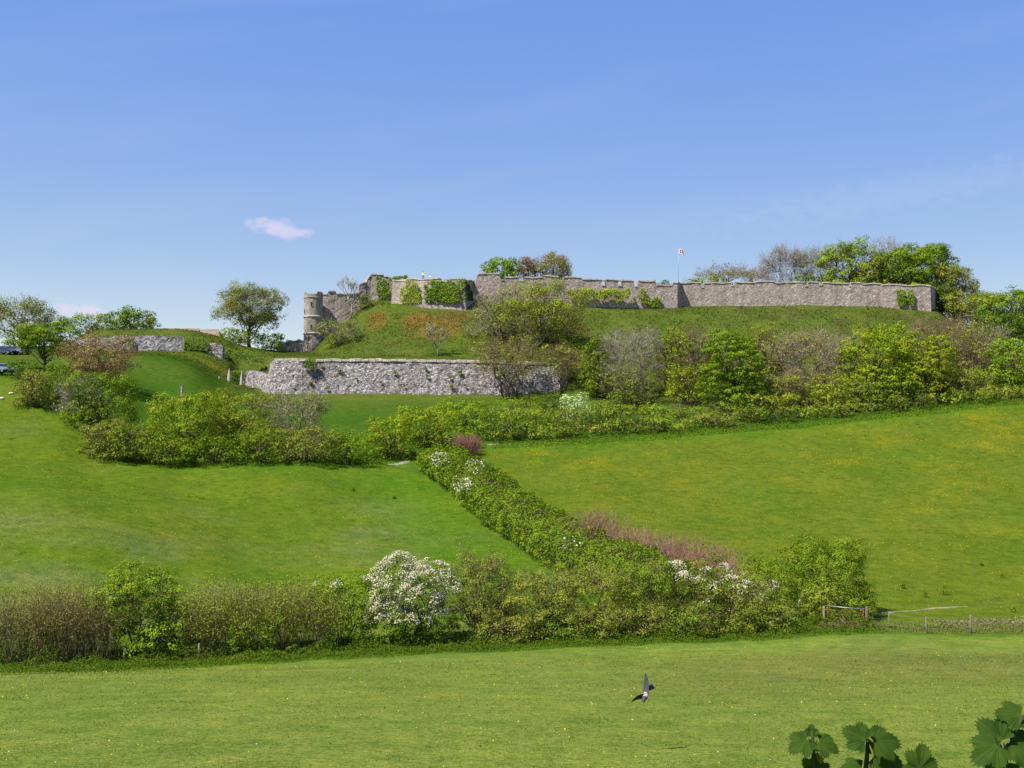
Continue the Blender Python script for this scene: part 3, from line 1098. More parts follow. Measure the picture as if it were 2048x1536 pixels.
masonry('castle_wall', L_([(949, 560), (955, 549), (958, 547.5), (999, 548), (1001, 561), (1008, 561), (1010, 555), (1038, 555), (1040, 563), (1046, 563), (1048, 555.5), (1086, 555.5), (1088, 552), (1117, 552.5),
                           (1119, 561), (1125, 561), (1127, 554), (1163, 555), (1165, 558), (1203, 560), (1204, 572), (1211, 572), (1212, 560), (1236, 560.5), (1237, 572), (1244, 572), (1245, 561), (1268, 562),
                           (1269.5, 574), (1275, 574), (1277, 562), (1311, 563), (1313, 571), (1344, 571), (1346, 566), (1355, 566)], 604, 617, 244, 246) + [(1365, 567, 616, 249.5)],
        1.6, 'stone_castle', 'long crenellated rubble stone curtain wall with two narrow sky-lit slots near the flagpole', seed=1)
masonry('castle_wall', L_([(1362, 566), (1402, 566), (1403, 575), (1408, 575), (1409, 566), (1462, 566.5), (1463, 573), (1468, 573), (1470, 565), (1510, 565.5), (1511, 563), (1550, 564), (1552, 566), (1609, 565), (1610, 573), (1616, 573), (1617, 565),
                           (1638, 565), (1639, 571), (1645, 571), (1646, 566), (1698, 567), (1699, 572), (1701.5, 572), (1702, 565.5), (1724, 566), (1725, 568.5), (1762, 567), (1764, 570), (1772, 571)], 612, 612, 248.6, 247.6),
        1.6, 'stone_castle', 'straight stretch of castle wall between the flagpole corner and the block with two ivy streaks', seed=2)
masonry('castle_wall', [(1764, 571, 613, 246.8), (1785, 569.5, 614, 246.5), (1810, 571, 616, 246.2), (1830, 570, 617, 246), (1862, 573, 618, 245.6), (1870, 577, 618, 250.5), (1873, 578, 618, 256)],
        1.8, 'stone_castle', 'pale square corner block of castle wall at the end beside the tall trees', seed=3)
masonry('stone_bastion', [(785, 560.5, 609, 242), (812, 560.5, 609, 240.6), (813, 557.5, 609, 240.5), (849, 558.5, 608, 238.8), (853, 558, 608, 238.6), (881, 557.5, 607, 238.2), (882, 562, 607, 238.2), (898, 562.5, 606, 238), (899, 557.5, 606, 238), (928, 558.5, 606, 237.6),
                          (932, 561, 606, 239.5), (944, 562, 606, 243.6), (953, 563, 606, 246)], 4.5, 'stone_castle', 'ivy-covered stone bastion with people standing on its top', 'bastion', batter=0.7, seed=4)
masonry('castle_wall', [(643, 590, 668, 243), (654, 589, 665, 243), (655, 583, 664, 243), (671, 583.5, 660, 243.5), (672, 588, 659, 243.5), (690, 589, 650, 244), (717, 587, 635, 245), (718.5, 570, 634, 245), (726, 566, 630, 245.3), (731, 566, 628, 245.5), (733, 563, 627, 245.7), (736, 556, 624, 245.8), (741, 552, 620, 246), (742.5, 549, 620, 246), (767, 549, 612, 246.3), (768, 553, 612, 246.3), (776, 553, 611, 246.4), (777, 556, 611, 246.5), (790, 556, 610, 246.8)],
        1.6, 'stone_castle', 'curtain wall climbing in steps from the round tower to the ivy bastion', seed=5)
masonry('stone_wall', [(553, 688, 707, 240), (558, 684, 707, 240), (572, 685.5, 708, 240), (580, 682, 708, 240), (590, 684, 708, 239.6), (598, 681, 708, 239.5), (612, 684, 708, 239.5)],
        1.0, 'stone_castle', 'low broken stone wall joining the foot of the round tower', seed=6, jag=0.18)
outw = masonry('outwork_wall', [(541, 724, 786, 209), (545.5, 721.5, 788, 205.6), (550, 721, 789, 204.4), (575, 720.5, 789, 203.9), (604, 721, 789, 203.8), (606, 723, 789, 203.9), (632, 722.5, 789, 204.2), (634, 721, 789, 204.2), (800, 722, 790, 204.3), (960, 725, 790, 204.3), (1132, 729, 789, 204.5), (1140, 732, 789, 209)],
               2.2, 'stone_outwork', 'long rubble stone outwork wall with pale coping in front of the castle mound', batter=1.5, coping=False, rough=0.22, seed=7)
masonry('outwork_wall', [(488, 744, 768, 213), (491, 739.5, 769, 211.8), (497, 740, 772, 210.6), (515, 744, 778, 208.4), (532, 750, 786, 206.0), (541, 756, 789, 204.6)],
        2.0, 'stone_outwork', 'short sloping wing of rubble wall beside the outwork corner', batter=0.5, coping=False, rough=0.15, seed=8)
masonry('flint_wall', [(148, 678, 694, 214), (180, 676, 698, 213.4), (225, 674, 700, 213), (240, 673, 700, 213), (268, 672, 700, 212.8), (320, 672, 700, 212.7), (368, 674, 700, 212.9), (371, 679, 700, 214.5)],
        2.2, 'stone_flint', 'low grey flint wall under the grass rampart near the car park', coping=False, rough=0.2, seed=9, jag=0.15)
masonry('flint_wall', [(405, 695, 709, 214.2), (416, 690, 711, 213.4), (421, 686, 712, 213), (432, 687, 713, 212.9), (445, 692, 713, 213), (453, 703, 714, 213.6)],
        2.4, 'stone_outwork', 'short pale wall fragment with a sloping top on the grass bank', coping=False, rough=0.15, seed=10)

# coping stones of the outwork wall, one by one
rnd = random.Random(77)
u = 549.0
inv = outw.location
while u < 1128:
    du = rnd.uniform(9, 21)
    if 604 < u < 632:
        u += 8
        continue
    e = min(u + du - 1.0, 1130)
    Yc = np.interp(u, [545, 604, 640, 960, 1132], [204.5, 203.8, 204.2, 204.3, 204.5])
    vt = np.interp(u, [545, 604, 640, 800, 960, 1132], [721, 721, 721.5, 722, 725, 729])
    a, b_ = P(u, vt, Yc), P(e, vt, Yc)
    hgt, fr = rnd.uniform(0.26, 0.42), rnd.uniform(0.12, 0.24)
    vs = []
    for z0, z1 in ((-0.05, 0), ):
        for (q, dz) in ((a, rnd.uniform(-0.06, 0.06)), (b_, rnd.uniform(-0.06, 0.06))):
            for (yy, zz) in ((-fr, -0.12), (-fr, hgt - 0.05), (-fr + 0.08, hgt), (0.55, hgt + 0.02), (0.55, -0.12)):
                vs.append(Vector((q.x, Yc + yy, q.z + zz + dz)) - inv)
    fs = [(k, 5 + k, 5 + (k + 1) % 5, (k + 1) % 5) for k in range(5)] + [(0, 1, 2, 3, 4), (9, 8, 7, 6, 5)]
    pymesh('coping_stone', vs, fs, 'stone_coping', outw)
    u += du

# lintels over the two slots
cw = bpy.data.objects['castle_wall']
for (uu, vv) in ((1207.5, 560.3), (1240.5, 560.8)):
    q = P(uu, vv, 245.3) - cw.location
    s_ = (0.62, 0.8, 0.22)
    bmx = bmesh.new()
    bmesh.ops.create_cube(bmx, size=1, matrix=Matrix.Translation(q + Vector((0, 0.6, 0))) @ Matrix.Diagonal((s_[0] * 1.6, s_[1] * 1.4, s_[2], 1)))
    bmesh.ops.bevel(bmx, geom=bmx.edges[:], offset=0.03, segments=1)
    m_ = bpy.data.meshes.new('lintel')
    bmx.to_mesh(m_)
    link_mesh('lintel', m_, 'stone_coping', cw)

# round tower
TY = 240.0
tc_ = P(626.0, 700, TY)
TR = 18.2 * TY / F
zb = ground(tc_.x, TY) - 0.8
tower = empty('round_tower', (tc_.x, TY, zb), 'tall round grey stone tower with two projecting string courses', 'tower')
zz = lambda v: P(626, v, TY - TR).z - zb


def lathe(name, prof, mat, parent, k=48, wob=0.0, top=None, cap=False):
    vs, fs = [], []
    for r, z in prof:
        for j in range(k):
            a = 2 * math.pi * j / k
            rr = r + (mnoise.noise(Vector((math.cos(a) * 3, math.sin(a) * 3, z * 0.8))) * wob)
            vs.append((rr * math.cos(a), rr * math.sin(a), z))
    n = len(prof)
    for i in range(n - 1):
        for j in range(k):
            fs.append((i * k + j, i * k + (j + 1) % k, (i + 1) * k + (j + 1) % k, (i + 1) * k + j))
    if cap:
        fs.append(tuple((n - 1) * k + j for j in range(k)))
    return pymesh(name, vs, fs, mat, parent, smooth=False)


prof = [(TR * 1.12, -0.5)] + [(TR * (1.10 - 0.06 * min(1, i / 6)) if i < 6 else TR * 1.02, zz(706) + (zz(594) - zz(706)) * i / 26) for i in range(27)]
prof += [(TR * 1.02, zz(592)), (TR * 0.72, zz(592) + 0.02)]
lathe('wall', prof, 'stone_tower', tower, 56, 0.07, cap=True)
for v in (632, 666):
    lathe('string_course', [(TR * 1.0, zz(v) - 0.20), (TR * 1.09, zz(v) - 0.14), (TR * 1.11, zz(v) + 0.05), (TR * 1.0, zz(v) + 0.18)], 'stone_coping', tower, 48, 0.03)
lathe('string_course', [(TR * 1.0, zz(594) - 0.15), (TR * 1.08, zz(594) - 0.08), (TR * 1.08, zz(594) + 0.08), (TR * 1.0, zz(594) + 0.15)], 'stone_tower', tower, 48, 0.03)
# parapet with worn merlons: height depends on the angle
vs, fs = [], []
k = 72
for j in range(k):
    a = 2 * math.pi * j / k
    deg = math.degrees(a) % 360            # 270 faces the camera
    low = (205 < deg < 300) or (20 < deg < 45) or (95 < deg < 120)
    h = zz(587.5 if low else 583.5) + mnoise.noise(Vector((math.cos(a) * 4, math.sin(a) * 4, 9))) * 0.15
    if 300 <= deg <= 345:
        h = zz(582.5)
    if 175 < deg <= 205:
        h = zz(583.5)
    for (r, z) in ((TR * 1.03, zz(593)), (TR * 1.03, h), (TR * 0.78, h), (TR * 0.78, zz(593))):
        vs.append((r * math.cos(a), r * math.sin(a), z))
for j in range(k):
    for r in range(3):
        a, b_ = j * 4 + r, ((j + 1) % k) * 4 + r
        fs.append((a, b_, b_ + 1, a + 1))
pymesh('parapet', vs, fs, 'stone_tower', tower)
for (uu, v0, v1, wpx) in ((611.5, 618, 626, 3.0), (626.5, 604, 612, 2.8), (626, 650, 658, 3.0), (621, 674, 680, 2.2), (640, 607, 613, 2.0)):
    q = P(uu, (v0 + v1) / 2, TY)
    dx = q.x - tc_.x
    ang = math.asin(max(-1, min(1, dx / (TR * 1.03))))
    hz, wz_ = (v1 - v0) / 2 * TY / F, wpx / 2 * TY / F
    n = Vector((math.sin(ang), -math.cos(ang), 0))
    t = Vector((math.cos(ang), math.sin(ang), 0))
    cpos = n * TR * 1.03 + Vector((0, 0, zz((v0 + v1) / 2)))
    fr = Tubes()
    rect = [(-1, -1), (1, -1), (1, 1), (-1, 1)]
    vs = []
    for d_, kx in ((0.06, 1.45), (0.06, 1.0), (-0.35, 1.0)):
        for (sx, sz) in rect:
            vs.append(cpos + n * d_ + t * sx * wz_ * kx + Vector((0, 0, sz * hz * (1.18 if kx > 1.1 else 1))))
    for (sx, sz) in rect:
        vs.append(cpos - n * 0.3 + t * sx * wz_ * 1.45 + Vector((0, 0, sz * hz * 1.18)))
    fs = []
    for j in range(4):
        j2 = (j + 1) % 4
        fs += [(j, j2, 4 + j2, 4 + j), (12 + j, 12 + j2, j2, j)]
    w_ = pymesh('window', vs, fs, 'stone_tower', tower)
    pymesh('opening', [cpos + n * 0.035 + t * sx * wz_ + Vector((0, 0, sz * hz)) for (sx, sz) in rect] + [cpos - n * 0.3 + t * sx * wz_ + Vector((0, 0, sz * hz)) for (sx, sz) in rect],
           [(0, 1, 2, 3), (0, 4, 5, 1), (1, 5, 6, 2), (2, 6, 7, 3), (3, 7, 4, 0)], 'dark_opening', w_)

# leaning stone spikes below the rampart
for i, (uu, v0, v1, Yp, hw_, lab) in enumerate(((456, 737, 763, 203.5, 3.6, 'slim pale stone spike standing alone on the ditch bank beside the bright path'), (481, 740, 768, 205.5, 3.4, 'slim pale stone spike in the shrubs beside the sloping wall wing'), (436, 752, 762, 201, 1.6, 'tiny pale stone stump on the ditch bank'))):
    bx_ = P(uu, 880, Yp).x
    bz_ = ground(bx_, Yp)
    H_ = P(uu, v0, Yp).z - bz_
    w2 = hw_ * Yp / F
    vs, fs = [], []
    for r, (kx, hz) in enumerate(((1.0, -0.4), (0.95, 0.05), (0.75, 0.45), (0.45, 0.7), (0.28, 0.9), (0.12, 1.0))):
        for j in range(6):
            a = j * math.pi / 3
            vs.append((w2 * kx * math.cos(a) + rnd.uniform(-0.03, 0.03) + 0.06 * hz, w2 * 0.8 * kx * math.sin(a), hz * H_))
    for r in range(5):
        for j in range(6):
            fs.append((r * 6 + j, r * 6 + (j + 1) % 6, r * 6 + 6 + (j + 1) % 6, r * 6 + 6 + j))
    fs.append(tuple(30 + j for j in range(6)))
    o = pymesh('stone_spike', vs, fs, 'stone_coping')
    o.location = (bx_, Yp, bz_)
    tag(o, lab, 'stone')

# house behind the rampart
HY = 262.0
hx0, hx1, hx2 = P(324, 880, HY).x, P(398, 880, HY).x, P(443, 880, HY).x
hz = min(ground(hx0, HY), ground(hx2, HY)) - 0.3
house = empty('house', ((hx0 + hx2) / 2, HY, hz), 'long low house with brown slate roof behind the grass rampart', 'house')
zr1, zr2 = P(360, 657.5, HY).z - hz, P(420, 659.5, HY).z - hz
ox = (hx0 + hx2) / 2


def boxv(x0, x1, y0, y1, z0, z1):
    vs = [(x, y, z) for z in (z0, z1) for (x, y) in ((x0, y0), (x1, y0), (x1, y1), (x0, y1))]
    return vs, [(0, 3, 2, 1), (4, 5, 6, 7), (0, 1, 5, 4), (1, 2, 6, 5), (2, 3, 7, 6), (3, 0, 4, 7)]


vs, fs = boxv(hx0 - ox, hx2 - ox, -3, 3, 0, zr1 - 2.6)
pymesh('wall', vs, fs, 'stone_castle', house)


def roof(x0, x1, zr, hip, nm):
    e = zr - 2.65
    a, b_ = x0 - 0.25, x1 + 0.25
    vs = [(a, -3.4, e), (b_, -3.4, e), (b_, 3.4, e), (a, 3.4, e), (a, 0, zr), (b_ - hip, 0, zr)]
    r_ = pymesh(nm, vs, [(0, 1, 5, 4), (2, 3, 4, 5), (1, 2, 5), (3, 0, 4), (0, 3, 2, 1)], 'roof_slate', house)
    v2, f2 = boxv(a, b_ - hip, -0.14, 0.14, zr - 0.08, zr + 0.12)
    pymesh('ridge', v2, f2, 'stone_coping', r_)
    return r_


roof(hx0 - ox, hx1 - ox - 0.3, zr1, 0.3, 'roof')
roof(hx1 - ox + 0.3, hx2 - ox, zr2, 1.4, 'roof')


# ------------------------------------------------------------------ ivy on the masonry
def ivy(label, poly, YA, YB, n, mat='ivy_leaf', seed=0, hue=0.2, thr=0.42, spread=0.13, size=None):
    """poly: list of (u, v_top, v_bottom) columns; wall plane runs from (u_first, YA) to (u_last, YB)"""
    rs = np.random.RandomState(seed)
    us = np.array([q[0] for q in poly], float)
    u = rs.uniform(us[0], us[-1], n * 4)
    vt = np.interp(u, us, [q[1] for q in poly])
    vb = np.interp(u, us, [q[2] for q in poly])
    f = rs.rand(n * 4)
    v = vt + (vb - vt) * f
    nz = fnoise(u * 0.09, v * 0.09, seed + 3)
    edge = np.minimum(np.minimum(f, 1 - f) * 4, 1) * np.minimum(np.minimum(u - us[0], us[-1] - u) / (0.2 * (us[-1] - us[0])), 1)
    ok = nz + 0.25 * edge > thr + 0.12
    u, v, nz = u[ok][:n], v[ok][:n], nz[ok][:n]
    Yv = YA + (YB - YA) * (u - us[0]) / (us[-1] - us[0]) - np.abs(rs.normal(size=len(u))) * spread
    p3 = np.array([list(P(a, b_, c_)) for a, b_, c_ in zip(u, v, Yv)])
    nrm = unit(rs.normal(size=p3.shape) * 0.35 + np.array([-0.3, -1, 0.45]))
    ls = (1.5 * YA / PX) if size is None else size
    o = scatter('ivy', label, p3, nrm, ls * rs.uniform(0.6, 1.3, len(u)), mat, seed, kind=None, cat='ivy', tint=np.clip(nz * 1.6 - 0.3 + rs.uniform(-0.25, 0.25, len(u)), 0, 1), hue=np.where(rs.rand(len(u)) < hue, 0.8, 0))
    return o


ivy('bright green ivy streaming down the tall wall turret left of the bastion', [(752, 552, 612), (762, 551, 614), (772, 553, 615), (777, 562, 612)], 245.2, 245.6, 1500, seed=101, thr=0.37)
ivy('thin ivy trailing over the wall top between turret and bastion', [(776, 556, 590), (783, 552, 588), (791, 553, 560), (815, 550, 558)], 245.4, 246, 450, seed=102)
ivy('yellow-green ivy streak on the bastion face below the standing person', [(800, 568, 606), (812, 560, 606), (822, 556, 606), (833, 560, 606), (842, 575, 605)], 240.0, 238.3, 1100, 'leaf_yellow', seed=103, thr=0.40)
ivy('dark dense ivy mantle on the bastion corner', [(848, 562, 603), (856, 559, 604), (885, 563, 604), (905, 559, 606), (930, 558, 604)], 237.9, 236.6, 4200, seed=104, hue=0.35, thr=0.37)
ivy('dark ivy on the shaded return of the bastion', [(930, 560, 603), (936, 563, 602), (946, 585, 602)], 237.5, 242.5, 500, 'leaf_dark', seed=105, thr=0.30)
ivy('bright climbing shrubs along the foot of the slotted castle wall', [(1128, 585, 600), (1150, 572, 603), (1180, 576, 606), (1210, 578, 606), (1240, 574, 604), (1266, 576, 606)], 244.2, 244.7, 2600, 'leaf_yellow', seed=106, hue=0.1, spread=0.5, thr=0.47)
ivy('olive ivy tongue on the wall beside the flagpole corner', [(1276, 575, 610), (1286, 574, 612), (1299, 590, 612)], 245.1, 245.3, 420, 'leaf_olive', seed=107)
ivy('green bush of ivy rising at the wall foot near the flagpole corner', [(1300, 600, 613), (1312, 592, 615), (1322, 598, 616)], 245.3, 245.5, 420, 'leaf_bright', seed=108, thr=0.3)
ivy('left ivy streak of the pair on the pale corner block', [(1793, 582, 600), (1799, 578, 612), (1806, 579, 615), (1812, 585, 606)], 246.0, 245.7, 520, seed=109, thr=0.22)
ivy('narrower ivy streak beside the edge-side face of the pale corner block', [(1815, 582, 600), (1822, 579, 614), (1828, 584, 612)], 245.7, 245.5, 380, seed=110, thr=0.22)
ivy('dark overhanging ivy in the gap of the outwork coping', [(600, 719, 727), (615, 718, 738), (628, 719, 742), (640, 723, 730)], 203.2, 203.4, 520, 'leaf_dark', seed=111, spread=0.4)
ivy('green ivy hanging over the middle of the flint wall', [(256, 675, 690), (261, 672, 698), (266, 675, 697)], 212.5, 212.4, 160, 'leaf_mid', seed=112, thr=0.2)
ivy('dark shrubs hugging the bank right of the flint wall', [(366, 676, 698), (385, 670, 700), (405, 675, 702), (418, 684, 700)], 213.2, 213.4, 900, 'leaf_dark', seed=113, spread=0.7, thr=0.28)
ivy('dark green growth below the grass rampart, right of the wall fragment', [(450, 692, 714), (470, 700, 718), (500, 708, 722), (530, 718, 728)], 212.6, 209, 1100, 'leaf_dark', seed=114, spread=0.7, thr=0.30)
ivy('dark bushes between the two stone spikes', [(460, 742, 764), (474, 740, 766), (492, 744, 768)], 206.5, 207.5, 520, 'leaf_dark', seed=115, spread=0.6, thr=0.24)
# tufts rooted in the outwork face
rs = np.random.RandomState(9)
for i, (uu, vv, r_) in enumerate([(587, 751, 4), (645, 733, 3.5), (622, 766, 6), (679, 742, 5), (685, 744, 3), (790, 745, 6), (762, 764, 3), (851, 736, 3.5), (855, 752, 5), (900, 754, 4), (920, 744, 6), (903, 772, 7), (808, 770, 3), (655, 776, 4), (930, 770, 3), (590, 778, 3.5), (712, 757, 3)]):
    Yw = 204.2 - 1.5 * (vv - 722) / 67 - 0.15
    c0 = P(uu, vv, Yw)
    n = 60 + int(r_ * 8)
    rr = r_ * Yw / F
    pos = np.abs(rs.normal(size=(n, 3)) * 0.30) * np.array([1, -1, 1]) * np.array([rr, rr * 0.8, rr * 0.7])
    pos[:, 0] *= rs.choice([-1, 1], n)
    pos[:, 2] *= rs.choice([-1, 1], n)
    o = quads_mesh('wall_plant', leaf_quads(rs, pos, unit(rs.normal(size=(n, 3)) + np.array([-.2, -.6, .6])), 0.27 * rs.uniform(0.6, 1.3, n)), 'leaf_olive', None, rs.rand(n), np.zeros(n))
    o.location = c0
    tag(o, 'small green tuft rooted in the face of the rubble outwork wall', 'plant', 'tufts growing on the outwork wall')

# ------------------------------------------------------------------ trees on the skyline
T = 'tree'
plant('olive_tree', 'wide half-leafed olive tree behind the car park', T, 42, 140, 598, 214, 'leaf_olive', 3.4, 1, twig='twig_brown', twigs=1800, cb=0.12, lobes=13, bark='bark')
plant('sycamore_tree', 'dark green spreading sycamore at the edge of the car park', T, 84, 122, 634, 174, 'leaf_mid', 6.0, 2, cb=0.14, clump=0.12, lobes=12, flat=0.45, hue=0.0)
plant('hawthorn_tree', 'light airy green tree rising beyond the rampart, beside a rounder darker one', T, 182, 86, 625, 240, 'leaf_bright', 3.2, 3, twigs=500, cb=0.05, hue=0.3)
plant('oak_tree', 'rounded mid green tree on the rampart skyline near the house', T, 264, 100, 616, 240, 'leaf_mid', 6.0, 4, cb=0.05, lobes=9, hue=0.35)
plant('ash_tree', 'large thinly leaved tree standing alone between house and round tower', T, 497, 140, 565, 234, 'leaf_olive', 3.4, 5, twig='twig_grey', twigs=4200, bark='bark', cb=0.16, lobes=15, clump=0.075, twig_w=0.045, trunk_r=0.42)
plant('elder_bush', 'yellow-green bush at the foot of the big thin tree', 'bush', 475, 75, 656, 229, 'leaf_yellow', 4.5, 6, cb=0.0)
plant('holly_bush', 'dark green bush beside the low broken wall under the big thin tree', 'bush', 540, 56, 664, 231, 'leaf_mid', 4.5, 7, cb=0.0)
plant('ivy_bush', 'dark shrub under the left side of the big thin tree', 'bush', 440, 30, 668, 233, 'leaf_dark', 3.0, 8, cb=0.0)
# behind the castle wall
plant('sycamore_tree', 'bright green tree peering over the castle wall beside two brown ones', T, 1003, 78, 509, 256, 'leaf_bright', 6.5, 11, cb=0.1, lean=(0.25, 0), zoff=0, hue=0.05)
plant('beech_tree', 'reddish brown tree between the bright green one and the grey-brown one', T, 1056, 48, 505, 257, 'leaf_brown', 1.3, 12, twig='twig_purple', twigs=1600, cb=0.2, lobes=8, hue=0.0)
plant('beech_tree', 'grey-brown half-leafed tree topping the castle wall', T, 1108, 84, 502, 258, 'leaf_olive', 2.6, 13, twig='twig_purple', twigs=2600, cb=0.2, lobes=11, hue=0.5)
plant('yew_bush', 'dark low bush seen through the gap in the wall left of the flagpole', 'bush', 1322, 48, 558, 262, 'leaf_dark', 4.0, 14, cb=0.0, hue=0)
bare_tree('ash_tree', 'low bare tree above the wall right of the flagpole', 1425, 112, 527, 262, 15, 'twig_grey', leaf='leaf_olive', leafn=700)
plant('gorse_bush', 'rust-tinged bush poking over the wall right of the flagpole', 'bush', 1420, 105, 552, 258, 'leaf_olive', 2.6, 16, cb=0.3, hue=0.6)
plant('ash_tree', 'small bare tree left of the tallest bare one on the wall skyline', T, 1522, 72, 530, 266, 'leaf_olive', 0.10, 17, twig='twig_grey', twigs=2200, bark='bark_grey', cb=0.2, lobes=9, stems=4, trunk_r=0.2, twig_w=0.045)
plant('ash_tree', 'tall bare grey tree with upright fan of branches above the wall', T, 1572, 88, 487, 268, 'leaf_olive', 0.10, 18, twig='twig_grey', twigs=3200, bark='bark_grey', cb=0.2, lobes=11, stems=6, trunk_r=0.3, twig_w=0.045, clump=0.12)
plant('ash_tree', 'bare tree with a few new leaves next to the green trees', T, 1640, 98, 490, 268, 'leaf_olive', 0.5, 19, twig='twig_grey', twigs=3200, bark='bark_grey', cb=0.2, lobes=11, stems=6, trunk_r=0.3, twig_w=0.045, clump=0.12)
plant('ivy_bush', 'dark green bush low behind the wall under the bare trees', 'bush', 1612, 45, 545, 262, 'leaf_mid', 3.0, 20, cb=0.2)
plant('sycamore_tree', 'tall tree mixing yellow-green leaf with brown twigs above the wall', T, 1706, 122, 474, 262, 'leaf_bright', 4.6, 21, twig='twig_brown', twigs=1800, cb=0.1, lobes=13, hue=0.55)
plant('beech_tree', 'brown budding tree between the two green ones above the wall', T, 1752, 74, 512, 258, 'leaf_olive', 4.0, 22, twigs=1200, cb=0.1, hue=0.4)
bare_tree('poplar_tree', 'bare greyish tree rising behind the green crowns', 1775, 85, 471, 285, 23, 'twig_grey', spread=0.55)
plant('sycamore_tree', 'broad deep green crown directly behind the corner block', T, 1812, 118, 495, 260, 'leaf_mid', 8.0, 24, cb=0.1, lobes=12, hue=0.05)
plant('sycamore_tree', 'highest deep green crown behind the end of the castle wall', T, 1858, 128, 480, 268, 'leaf_mid', 8.0, 25, cb=0.1, lobes=12, hue=0.1)
plant('elm_tree', 'brown-green tree falling away past the end of the castle wall', T, 1912, 94, 524, 262, 'leaf_olive', 4.6, 26, twig='twig_brown', twigs=2400, cb=0.05, lobes=12, hue=0.55)
plant('elm_tree', 'dark bushy tree tight against the wall end', T, 1890, 60, 560, 255, 'leaf_dark', 4.6, 27, cb=0.0, hue=0.4)
plant('oak_tree', 'olive tree on the falling slope beyond the castle', T, 1955, 108, 578, 250, 'leaf_olive', 4.4, 28, twigs=900, cb=0.05, hue=0.35)
plant('sycamore_tree', 'green crown with brown tinge at the far end of the skyline trees', T, 2015, 112, 576, 246, 'leaf_mid', 6.5, 29, cb=0.08, hue=0.3, lobes=11)
plant('sycamore_tree', 'dark lower tree under the far end of the skyline trees', T, 2012, 95, 620, 232, 'leaf_dark', 5.5, 30, cb=0.05)
plant('sycamore_tree', 'mid green crown past the far end of the skyline trees', T, 2080, 100, 580, 250, 'leaf_mid', 5.5, 31, cb=0.08)
# mound
bare_tree('bare_tree', 'pale bare tree in front of the stepped curtain wall', 700, 52, 553, 240, 40, 'bark_pale', levels=4, tw=0.05)
plant('elder_bush', 'green bush against the curtain wall below the turret', 'bush', 727, 34, 588, 240, 'leaf_mid', 2.2, 41, twigs=200, cb=0.0)
plant('hawthorn_bush', 'loose yellow-green bush hiding the foot of the round tower', 'bush', 678, 88, 640, 224, 'leaf_yellow', 2.0, 42, twig='twig_grey', twigs=1500, cb=0.02, hue=0.35, stems=5)
bare_tree('bare_tree', 'slender bare sapling on the bracken slope', 875, 62, 648, 213.5, 43, 'bark_pale', levels=4, leaf='leaf_olive', leafn=260, tw=0.04)
plant('sycamore_tree', 'large yellow-green tree with brown twigs climbing the mound to the wall', T, 1080, 180, 562, 221, 'leaf_yellow', 3.2, 44, twig='twig_brown', twigs=3000, cb=0.06, lobes=15, hue=0.45, bark='bark_grey')
plant('beech_tree', 'thin brown-twigged tree on the mound left of the yellow-green one', T, 1000, 120, 585, 222, 'leaf_olive', 1.3, 45, twig='twig_grey', twigs=3200, cb=0.05, lobes=12, hue=0.4)
plant('ash_tree', 'open many-stemmed tree in front of the outwork wall', T, 1022, 165, 668, 198, 'leaf_olive', 0.95, 46, twig='twig_brown', twigs=2200, bark='bark', cb=0.16, lobes=14, clump=0.08, stems=7, hue=0.4, twig_w=0.04, trunk_r=0.32)
plant('ash_tree', 'brownish twiggy tree hiding the end of the outwork wall', T, 1125, 90, 680, 201, 'leaf_olive', 1.4, 47, twig='twig_brown', twigs=1500, cb=0.14, lobes=11, hue=0.5, stems=4)

# belt of trees between the right field and the castle
plant('holly_tree', 'narrow dark pointed tree between two twiggy ones in the belt', T, 1192, 58, 666, 196, 'leaf_mid', 4.0, 50, cb=0.0, lobes=9, hue=0.4)
plant('ash_tree', 'tall bare grey-brown tree in the belt of trees', T, 1262, 125, 646, 195, 'leaf_grey', 0.35, 51, twig='twig_grey', twigs=6500, bark='bark_grey', cb=0.06, lobes=14, clump=0.08, stems=4, trunk_r=0.26)
plant('sycamore_tree', 'slim yellow-green tree right of the tall bare one', T, 1342, 76, 650, 196, 'leaf_yellow', 2.6, 52, cb=0.02, lobes=11, hue=0.3, twigs=500)
plant('ash_tree', 'brown twiggy tree behind the slim yellow-green one', T, 1392, 105, 652, 203, 'leaf_olive', 0.8, 53, twig='twig_brown', twigs=5000, cb=0.05, lobes=13, hue=0.5)
plant('sycamore_tree', 'big bright green sycamore, fullest crown in the belt', T, 1472, 138, 650, 184, 'leaf_mid', 6.4, 54, cb=0.04, lobes=12, clump=0.085, flat=0.5, hue=0.06)
plant('sycamore_tree', 'yellow-green tree top behind the big bright sycamore', T, 1532, 66, 640, 200, 'leaf_yellow', 2.0, 55, cb=0.05, hue=0.3, twigs=500)
plant('beech_tree', 'broad brown twiggy tree between the two greenest crowns of the belt', T, 1618, 165, 660, 193, 'leaf_brown', 1.7, 56, twig='twig_grey', twigs=4200, cb=0.03, lobes=14, hue=0.55, stems=5)
plant('sycamore_tree', 'yellow-green full sycamore below the corner block', T, 1752, 142, 643, 188, 'leaf_yellow', 5.0, 57, cb=0.04, lobes=12, clump=0.085, flat=0.5, hue=0.15)
plant('sycamore_tree', 'rusty yellow sycamore joined to the full yellow-green one', T, 1852, 114, 658, 188, 'leaf_yellow', 5.0, 58, cb=0.04, lobes=11, clump=0.09, flat=0.5, hue=0.55)
plant('ash_tree', 'bare tree behind the rusty yellow sycamore', T, 1885, 120, 632, 212, 'leaf_olive', 0.5, 59, twig='twig_brown', twigs=6000, cb=0.05, lobes=13, hue=0.5)
plant('beech_tree', 'olive brown twiggy tree near the end of the belt', T, 1945, 125, 640, 198, 'leaf_olive', 1.6, 60, twig='twig_brown', twigs=3400, cb=0.02, lobes=13, hue=0.5)
